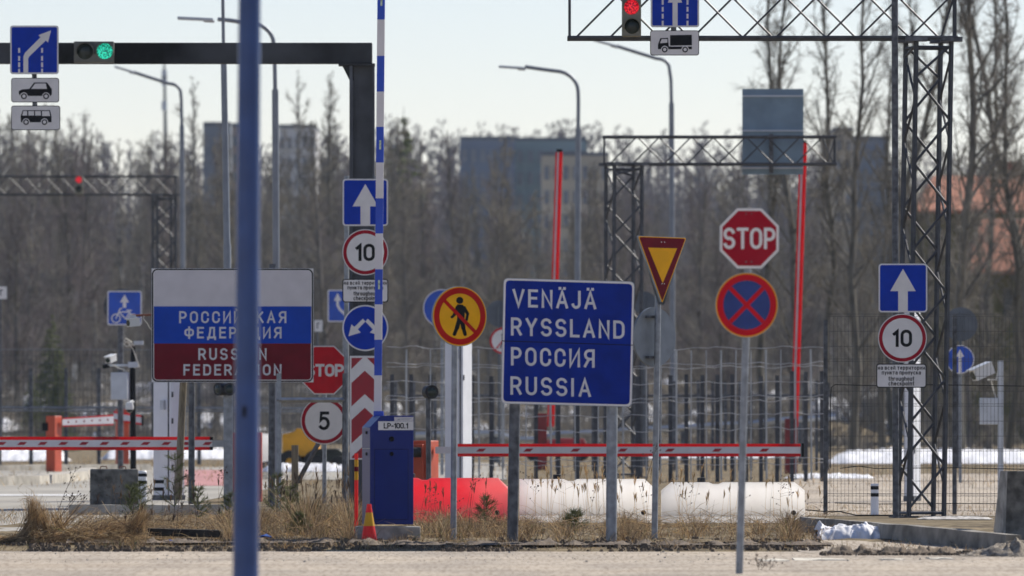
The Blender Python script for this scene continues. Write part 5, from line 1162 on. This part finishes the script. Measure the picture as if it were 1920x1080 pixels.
# undergrowth at the wood edge
A = [[], [], [], []]
for i in range(620):
    d = g.uniform(300, 430); px = g.uniform(-80, 2000); h = g.uniform(.9, 2.6)*(1 if d > 330 else .8); o = np.array([X(px, d), d, G(d)-.3]); n = 34
    e = np.stack([g.normal(0, .42, n)*h, g.normal(0, .4, n)*h, g.uniform(.45, 1, n)*h], 1); b0 = o+np.stack([g.normal(0, .3, n), g.normal(0, .3, n), np.zeros(n)], 1); m1 = b0+e*.5+g.normal(0, .06, (n, 3)); m2 = b0+e
    A[0] += [b0, m1]; A[1] += [m1, m2]; A[2] += [np.full(n, .016), np.full(n, .012)]; A[3] += [np.full(n, .012), np.full(n, .006)]
tag(link('undergrowth', segs_mesh('undergrowth', *[np.concatenate(a) for a in A], 3, [twig_a])), 'brown leafless undergrowth along the foot of the wood', 'undergrowth', kind='stuff')

# ================================================================ GRASS AND PLANTS
mats_g = [straw, straw2, straw3, olive, stalk_m]
def blades(name, lab, items, cat='grass', loc=None, kind='stuff'):
    """items: arrays of base, tip, width, material"""
    B, Tp, W_, M_ = [np.concatenate(a) for a in items]; N = len(B); g2 = np.random.default_rng(len(name))
    midp = B+(Tp-B)*.55+np.stack([np.zeros(N), np.zeros(N), .12*np.linalg.norm(Tp-B, axis=1)], 1)*g2.uniform(-.2, 1, (N, 1))
    P0 = np.concatenate([B, midp]); P1 = np.concatenate([midp, Tp]); R0 = np.concatenate([W_, W_*.8]); R1 = np.concatenate([W_*.8, W_*.25])
    o = link(name, segs_mesh(name, P0, P1, R0, R1, 3, mats_g, np.concatenate([M_, M_])))
    return tag(o, lab, cat, kind=kind) if lab else o
def tuft(n, px0, px1, d0, d1, h0, h1, lean=.8, w0=.0016, w1=.0034, mix=(.20, .34, .27, .06, .13), clump=0.):
    px = g.uniform(px0, px1, n); d = g.uniform(d0, d1, n)
    if clump:
        cs = g.uniform(px0, px1, max(2, int((px1-px0)/clump))); ci = g.integers(0, len(cs), n); px = np.where(g.random(n) < .55, cs[ci]+g.normal(0, clump*.16, n), px)
    x = (px-960)/F*d; z = np.interp(d, GX, GZ)-.01; h = g.uniform(h0, h1, n)*g.uniform(.5, 1, n)
    if clump: h = h*np.interp(px, np.linspace(px0, px1, max(6, int((px1-px0)/22))), g.uniform(.3, 1.35, max(6, int((px1-px0)/22))))
    az = g.uniform(0, 6.28, n); ln = g.uniform(.1, lean, n)*h*1.2
    B = np.stack([x, d, z], 1); Tp = B+np.stack([np.cos(az)*ln, np.sin(az)*ln, h*np.sqrt(np.clip(1-(g.uniform(.1, lean, n)*.8)**2, .05, 1))], 1)
    return B, Tp, g.uniform(w0, w1, n), g.choice(5, n, p=mix)
def join(*l): return [[a[i] for a in l] for i in range(4)]
blades('dry_grass', 'dry straw-coloured grass and weeds on the verge in front of the signs', join(
    tuft(9000, 150, 700, 84.1, 100, .05, .32, .95, clump=60), tuft(12000, 760, 1560, 84.0, 99, .04, .28, .95, clump=50), tuft(4200, 470, 670, 86, 104, .1, .48, .8, clump=30),
    tuft(900, 780, 960, 85.5, 99, .08, .34, .9), tuft(1600, 150, 1540, 83.2, 84.6, .01, .07, .98), tuft(3800, -20, 1560, 82.3, 84.3, .03, .13, .95, clump=75), tuft(1500, 1540, 1900, 79.4, 83.5, .02, .11, .95, clump=60), tuft(1800, 1500, 1940, 112, 122, .02, .09, .9, mix=(.45, .3, .2, .05, 0)),
    tuft(3500, -60, 700, 98, 118, .03, .16, .9, mix=(.40, .32, .23, .05, 0)), tuft(500, 1650, 1930, 83.3, 85, .01, .09, .95), tuft(4200, -100, 2000, 140, 235, .05, .22, .8, w0=.004, w1=.007, mix=(.52, .28, .15, .05, 0))))
# upright stalks with seed heads
st = [[], [], [], []]
hd = [[], [], [], []]
def stalks(n, px0, px1, d0, d1, h0, h1, seed=True, m=0):
    for i in range(n):
        px, d = g.uniform(px0, px1), g.uniform(d0, d1); h = g.uniform(h0, h1); b_ = np.array([X(px, d), d, G(d)-.01]); tp = b_+np.array([g.normal(0, .09)*h, g.normal(0, .09)*h, h])
        st[0].append(b_); st[1].append(tp); st[2].append(.0019); st[3].append(m)
        if seed and g.random() < .75:
            for q in range(7):
                p = b_+(tp-b_)*g.uniform(.84, 1); st[0].append(p); st[1].append(p+np.array([g.normal(0, .012), g.normal(0, .012), .055])); st[2].append(.0045); st[3].append(m)
        elif seed:
            for q in range(6):
                p = b_+(tp-b_)*g.uniform(.6, 1); e = p+np.array([g.normal(0, .06), g.normal(0, .05), g.uniform(.01, .06)]); st[0] += [p, e]; st[1] += [e, e+np.array([.012, 0, .012])]; st[2] += [.0014, .007]; st[3] += [4, 4]
stalks(16, 980, 1530, 85, 97, .2, .5, seed=False, m=4); stalks(16, 480, 680, 86, 100, .3, .65, m=4); stalks(14, 160, 430, 85, 96, .2, .5, m=4); stalks(34, 975, 1140, 88, 99, .45, .78); stalks(22, 1150, 1300, 88, 99, .4, .72); stalks(20, 1300, 1540, 88, 99, .35, .66); stalks(16, 760, 960, 88, 97, .3, .6, m=1); stalks(26, 480, 670, 90, 104, .4, .72, m=1); stalks(16, 170, 480, 86, 100, .25, .6, m=1)
for a in ((140, 930, 118, 40), (330, 1005, 142, 850)): pass
fl_ = [[], [], [], []]
for i in range(1500):                                   # fallen straws and broken stems lying across the verge
    px, d = g.choice([g.uniform(150, 440), g.uniform(480, 680), g.uniform(770, 1540), g.uniform(770, 1540)]), g.uniform(84, 98); L_ = g.uniform(.12, .5); az = g.uniform(0, 6.28); el = g.uniform(-.1, .75)
    b_ = np.array([X(px, d), d, G(d)+g.uniform(.0, .16)]); fl_[0].append(b_); fl_[1].append(b_+np.array([math.cos(az)*math.cos(el), math.sin(az)*.5, math.sin(el)*.6])*L_); fl_[2].append(g.uniform(.0014, .0028)); fl_[3].append(int(g.choice(5, p=(.4, .2, .3, 0, .1))))
blades('fallen_straw', 'fallen straws and broken stems lying across the verge', [[np.array(fl_[0])], [np.array(fl_[1])], [np.array(fl_[2])], [np.array(fl_[3], int)]])
blades('seed_stalks', 'tall pale reed stalks with seed heads in front of the white barriers', [[np.array(st[0])], [np.array(st[1])], [np.array(st[2])], [np.array(st[3], int)]])
# big heap of dead grass at far left
def heap(px0, px1, d, top, n):
    px = g.uniform(px0, px1, n); c = (px-px0)/(px1-px0); prof = np.interp(c, [0, .25, .55, .72, .85, 1], [.12, .35, .8, 1, .8, .25])*top; x = (px-960)/F*d
    zz = g.uniform(0, 1, n)**1.3*prof; dd = d+g.uniform(-.2, .5, n); B = np.stack([x, dd, G(d)+zz*.55], 1)
    Tp = B+np.stack([g.normal(.05, .16, n), g.normal(-.1, .12, n), g.normal(-.02, .16, n)*(.3+zz)], 1); Tp[:, 2] = np.clip(Tp[:, 2], G(d)-.02, G(d)+prof*1.02)
    return B, Tp, g.uniform(.0016, .003, n), g.choice(5, n, p=(.30, .36, .26, .02, .06))
def arch(px0, py0, px1, py1, n, d): 
    L_ = []
    for i in range(n):
        a = np.array(P(px0+g.normal(0, 8), py0+g.normal(0, 4), d+g.uniform(-.2, .3))); b_ = np.array(P(px1+g.normal(0, 9), py1+g.normal(0, 9), d+g.uniform(-.3, .3))); L_.append((a, b_))
    return np.array([l[0] for l in L_]), np.array([l[1] for l in L_]), g.uniform(.0017, .0034, n), g.choice(5, n, p=(.28, .36, .28, 0, .08))
blades('grass_heap', 'big heap of matted dead grass and stalks at lower left', join(heap(-40, 250, 84.0, .30, 3600), arch(58, 1015, 62, 940, 170, 84), arch(95, 1020, 75, 955, 160, 84.1), arch(30, 1020, 80, 965, 120, 84), arch(120, 1020, 100, 960, 130, 84.2), arch(70, 950, 48, 932, 14, 84), arch(100, 1005, 160, 945, 26, 84.3), arch(125, 1000, 185, 960, 20, 84.4), arch(255, 1015, 270, 960, 150, 84.3), arch(235, 1020, 262, 975, 120, 84.2), arch(150, 1015, 250, 985, 160, 84.3)), 'grass')
# bare twiggy weeds
A = [[], [], [], []]
for (x0, y0), (x1, y1) in (((108, 960), (142, 880)), ((110, 975), (150, 925)), ((118, 985), (163, 928)), ((104, 980), (140, 930)), ((200, 960), (262, 1000)), ((330, 1000), (345, 880)), ((410, 935), (420, 885)), ((880, 980), (888, 900)), ((1210, 905), (1232, 830)), ((1420, 1080), (1437, 1055)), ((1426, 1080), (1418, 1050)), ((1432, 1078), (1450, 1058))):
    d = 84. if y0 < 1030 else 70
    a, b_ = np.array(P(x0, y0, d)), np.array(P(x1, y1, d)); m_ = (a+b_)/2+g.normal(0, .015, 3); A[0] += [a, m_]; A[1] += [m_, b_]; A[2] += [.003, .0024]; A[3] += [.0024, .0015]
    for q in range(9):
        p = m_+(b_-m_)*g.uniform(.2, 1); e = p+np.array([g.normal(0, .05), g.normal(0, .04), g.uniform(.0, .06)]); A[0] += [p, e]; A[1] += [e, e+np.array([.01, 0, .012])]; A[2] += [.0014, .006]; A[3] += [.0012, .004]
tag(link('dry_weeds', segs_mesh('dry_weeds', *A, 4, [stalk_m])), 'dark dry weed stems standing above the verge grass', 'weeds', kind='stuff')
# saplings
def sapling(px, base, top, lab, seed, wide=.5):
    d = D(base) if base > 0 else 90; d = max(86, min(d, 112)); t = thing('pine_sapling', (X(px, d), d, G(d)), lab, 'sapling'); H = Z(top, d)-t.location.z; gg = np.random.default_rng(seed)
    MB().tube([(0, 0, -.03), (gg.normal(0, .015), 0, H*.5), (gg.normal(0, .02), 0, H)], [.009, .007, .003], 6).build('stem', bark, t); A = [[], [], [], []]
    for wv in range(5):
        z = H*(.22+.78*wv/4.6); L_ = wide*H*(.55-.09*wv)
        for k in range(7):
            az = gg.uniform(0, 6.28); e = np.array([np.cos(az)*L_, np.sin(az)*L_, L_*gg.uniform(.4, .9)]); p = np.array([0, 0, z]); A[0].append(p); A[1].append(p+e); A[2].append(.004); A[3].append(.002)
            for q in range(26):
                f = gg.uniform(.25, 1); n_ = e/np.linalg.norm(e)*.03+gg.normal(0, .022, 3); A[0].append(p+e*f); A[1].append(p+e*f+n_); A[2].append(.0016); A[3].append(.0008)
    for q in range(60): p = np.array([0, 0, H*gg.uniform(.55, 1)]); A[0].append(p); A[1].append(p+gg.normal(0, .025, 3)+np.array([0, 0, .03])); A[2].append(.0016); A[3].append(.0008)
    link('needles', segs_mesh('needles', *A, 3, [pine_m]), t)
for a in ((327, 978, 850, 'tallest pine sapling in front of the white pillar at left', 1, .5), (262, 975, 905, 'small pine sapling beside the concrete block', 2, .7), (246, 985, 912, 'low pine sapling in front of the concrete block', 3, .7), (372, 985, 915, 'pine sapling at foot of the flag board post', 4, .7), (432, 985, 925, 'tiny pine sapling left of the blue pole', 5, .7), (518, 980, 888, 'bushy pine sapling right of the blue pole', 6, .6), (545, 990, 910, 'pine sapling beneath the timber post', 7, .7), (912, 996, 932, 'small green sapling in front of the red plastic barrier', 8, .8), (1078, 1002, 960, 'low green sapling under the VENÄJÄ board', 9, 1.2), (560, 1010, 965, 'tiny green plant in the verge grass', 10, .9)): sapling(*a)
# ================================================================ SNOW, SOIL, LITTER
def lump(name, px0, px1, d, hgt, dep, m, lab, cat, seed, kind=None, prof=None, nx=46, ny=12, rough=.12):
    gg = np.random.default_rng(seed); k = d/F; L_ = (px1-px0)*k; V = []; Fa = []
    for i in range(nx+1):
        u = i/nx; e = float(np.interp(u, *(prof or ([0, .08, .5, .92, 1], [0, .8, 1, .8, 0]))))
        for j in range(ny+1):
            v = j/ny; x, y = (u-.5)*L_, (v-.5)*dep*(.5+.5*e); q = Vector((x, y, seed*7.3)); f_ = min(9, .9/hgt)
            edge = math.sin(math.pi*v**.8)*min(1, u*9, (1-u)*9)
            h_ = hgt*e*math.sin(math.pi*v**.8)**.9*(1+rough*3.2*noise.fractal(q*f_, 1.0, 2.0, 4))+hgt*rough*.6*edge*noise.fractal(q*f_*3.1, .9, 2.0, 4)
            V.append((x+.25*hgt*noise.noise(q*f_*1.7), y+.5*hgt*noise.noise(q*f_*1.3+Vector((9, 4, 1))), max(-.02, h_-.01)))
    Fa = [(i*(ny+1)+j, (i+1)*(ny+1)+j, (i+1)*(ny+1)+j+1, i*(ny+1)+j+1) for i in range(nx) for j in range(ny)]
    o = link(name, arrmesh(name, V, Fa, [m], smooth=True), None, (X((px0+px1)/2, d), d, G(d)+.02)); return tag(o, lab, cat, kind=kind)
lump('snow_pile', 1530, 1703, 85.6, .155, .7, snowm, 'long melting snow pile in front of the kerb', 'snow pile', 1, prof=([0, .04, .3, .55, .8, 1], [.5, 1, .75, .95, .55, .1]), nx=170, ny=30, rough=.16)
lump('snow_pile', 1702, 1750, 85.3, .10, .5, dirtysnow, 'small snow lump right of the long snow pile', 'snow pile', 2, prof=([0, .1, .4, .7, 1], [.3, .9, 1, .6, .05]), nx=60, ny=18, rough=.09)
lump('gravel_heap', 1800, 1990, 78.5, .12, .9, mat('gravel_heap', (.36, .31, .24), .9, col2=(.14, .115, .085), scale=22, bump=.8), 'low heap of gravel and dirty snow by concrete road barrier', 'heap', 3, prof=([0, .3, .6, 1], [.05, .55, 1, .95]), rough=.22, nx=120, ny=24)
lump('soil_bank', 130, 700, 84.1, .028, 1.2, soil, 'bare soil bank along the road edge', 'soil', 4, 'stuff', nx=400, ny=16, rough=.4, prof=(list(np.linspace(0, 1, 31)), list(np.random.default_rng(31).uniform(.02, 1.15, 31))))
lump('soil_bank', 680, 1560, 83.6, .028, 1.3, soil, 'bare soil bank along the road edge under the signs', 'soil', 5, 'stuff', nx=500, ny=16, rough=.4, prof=(list(np.linspace(0, 1, 41)), list(np.random.default_rng(41).uniform(.02, 1.15, 41))))
lump('soil_bank', 1540, 1800, 79.5, .045, .7, soil, 'broken soil and rubble strip along pavement edge at right', 'soil', 6, 'stuff', nx=160, ny=14, rough=.5)
for a, b_, d, h, sd, lab in ((1540, 2050, 203, .24, 7, 'bright snow bank across the back of the right road'), (1560, 1960, 240, .22, 8, 'second snow bank behind the right road'), (-80, 130, 215, .30, 9, 'snow bank behind the left orange barrier post'), (190, 470, 225, .28, 10, 'snow bank behind the camera mast'), (1180, 1500, 232, .24, 11, 'thin snow bank behind the right barrier boom'), (490, 660, 172, .16, 12, 'melting snow bank behind the 5 sign'), (1470, 1640, 158, .08, 13, 'flat snow patch right of the white barriers'), (1720, 1860, 107, .03, 14, 'thin dirty snow patch beside the lattice tower')):
    lump('snow_bank', a, b_, d, h, 6 if d > 200 else 1.6, snowm if d > 110 else dirtysnow, lab, 'snow', sd, rough=.16, nx=70)
g3 = np.random.default_rng(40)
for i in range(64):
    d = g3.uniform(338, 425); px = g3.choice([g3.uniform(-20, 300), g3.uniform(390, 660), g3.uniform(730, 960), g3.uniform(1180, 1460), g3.uniform(1500, 1760)]); w_ = g3.uniform(22, 85)
    lump('snow_patch', px-w_/2, px+w_/2, d, g3.uniform(.25, .65), g3.uniform(3, 8), snowm, 'melting snow patch on the slope under the trees', 'snow', 50+i, rough=.15, nx=18, ny=10)['group'] = 'snow patches on the wooded slope'
t = thing('fallen_board', (X(347, 84.6), 84.6, G(84.6)), 'dark old board lying half buried in the verge', 'board')
MB().box((0, .05, .085), (.74, .22, .075), R(3), M=Matrix.Rotation(R(1.5), 3, 'Y')).build('board', mat('dark_board', (.03, .027, .022), .9, var=.4, scale=12, bump=.6), t, bevel=.01)
bl = mat('litter_blue', (.02, .16, .60), .5, trans=.3)
for pts, lab in ((((318, 1013), (323, 1020), (331, 1027)), 'crumpled strip of blue plastic on the soil'), (((486, 1008), (497, 1006), (508, 1008)), 'flat blue plastic scrap right of the blue pole')):
    a = P(*pts[1], 83.9); t = thing('plastic_litter', a, lab, 'litter'); mb = MB(); V = []
    for i, (x, y) in enumerate(pts): p = P(x, y, 83.9)-a; V += [p+Vector((-.012, -.02, .008)), p+Vector((.012, .0, .022*(i % 2)+.004)), p+Vector((.006, .05, -.004))]
    V2 = [v+Vector((0, .003, .003)) for v in V]
    mb.add(V, [(0, 1, 4, 3), (1, 2, 5, 4), (3, 4, 7, 6), (4, 5, 8, 7)]); mb.add(V2, [(3, 4, 1, 0), (4, 5, 2, 1), (6, 7, 4, 3), (7, 8, 5, 4)]); mb.build('scrap', bl, t)
# small stones
A = MB(); rs = random.Random(6); K = MB()
for i in range(700):
    d = rs.uniform(74, 82.3); px = rs.uniform(-20, 1940); r = rs.uniform(.002, .006)*(1 if rs.random() < .96 else 2.2); c = (X(px, d), d, .006+r*.4)
    A.box(c, (r*2, r*1.6, r*1.2), rs.uniform(0, 3), top=.6)
for i in range(3600):
    d = rs.uniform(81.6, 84.9); px = rs.uniform(-20, 1560) if rs.random() < .85 else rs.uniform(1540, 1830); d = d if px < 1540 else rs.uniform(78.8, 80.4); r = rs.uniform(.006, .022)*(1 if rs.random() < .93 else 1.8); c = (X(px, d), d, G(d)+.012+r*.35)
    if noise.noise(Vector((c[0]*.9, d*.8, 3)))+.22 < 0: continue
    K.box(c, (r*2.2, r*2, r*1.3), rs.uniform(0, 3), top=rs.uniform(.4, .8))
tag(K.build('soil_clods', soil, smooth=False), 'crumbled dark soil clods along the verge edge', 'soil', kind='stuff')
tag(A.build('gravel', kerbm, smooth=False), 'loose gravel along the road edge', 'gravel', kind='stuff')

# ================================================================ AIR
hz = bpy.data.materials.new('haze_air'); hz.use_nodes = True; t_ = hz.node_tree; t_.nodes.remove(t_.nodes['Principled BSDF'])
pv = t_.nodes.new('ShaderNodeVolumePrincipled'); pv.inputs['Color'].default_value = (.70, .84, 1, 1); pv.inputs['Density'].default_value = .00009; pv.inputs['Anisotropy'].default_value = .3
t_.links.new(pv.outputs[0], t_.nodes['Material Output'].inputs['Volume'])
HAZE = True
if HAZE:
    o = MB().box((0, 560, 31), (900, 1220, 66)).build('haze', hz, smooth=False); tag(o, 'thin pale blue haze over the whole scene', 'haze', kind='stuff')
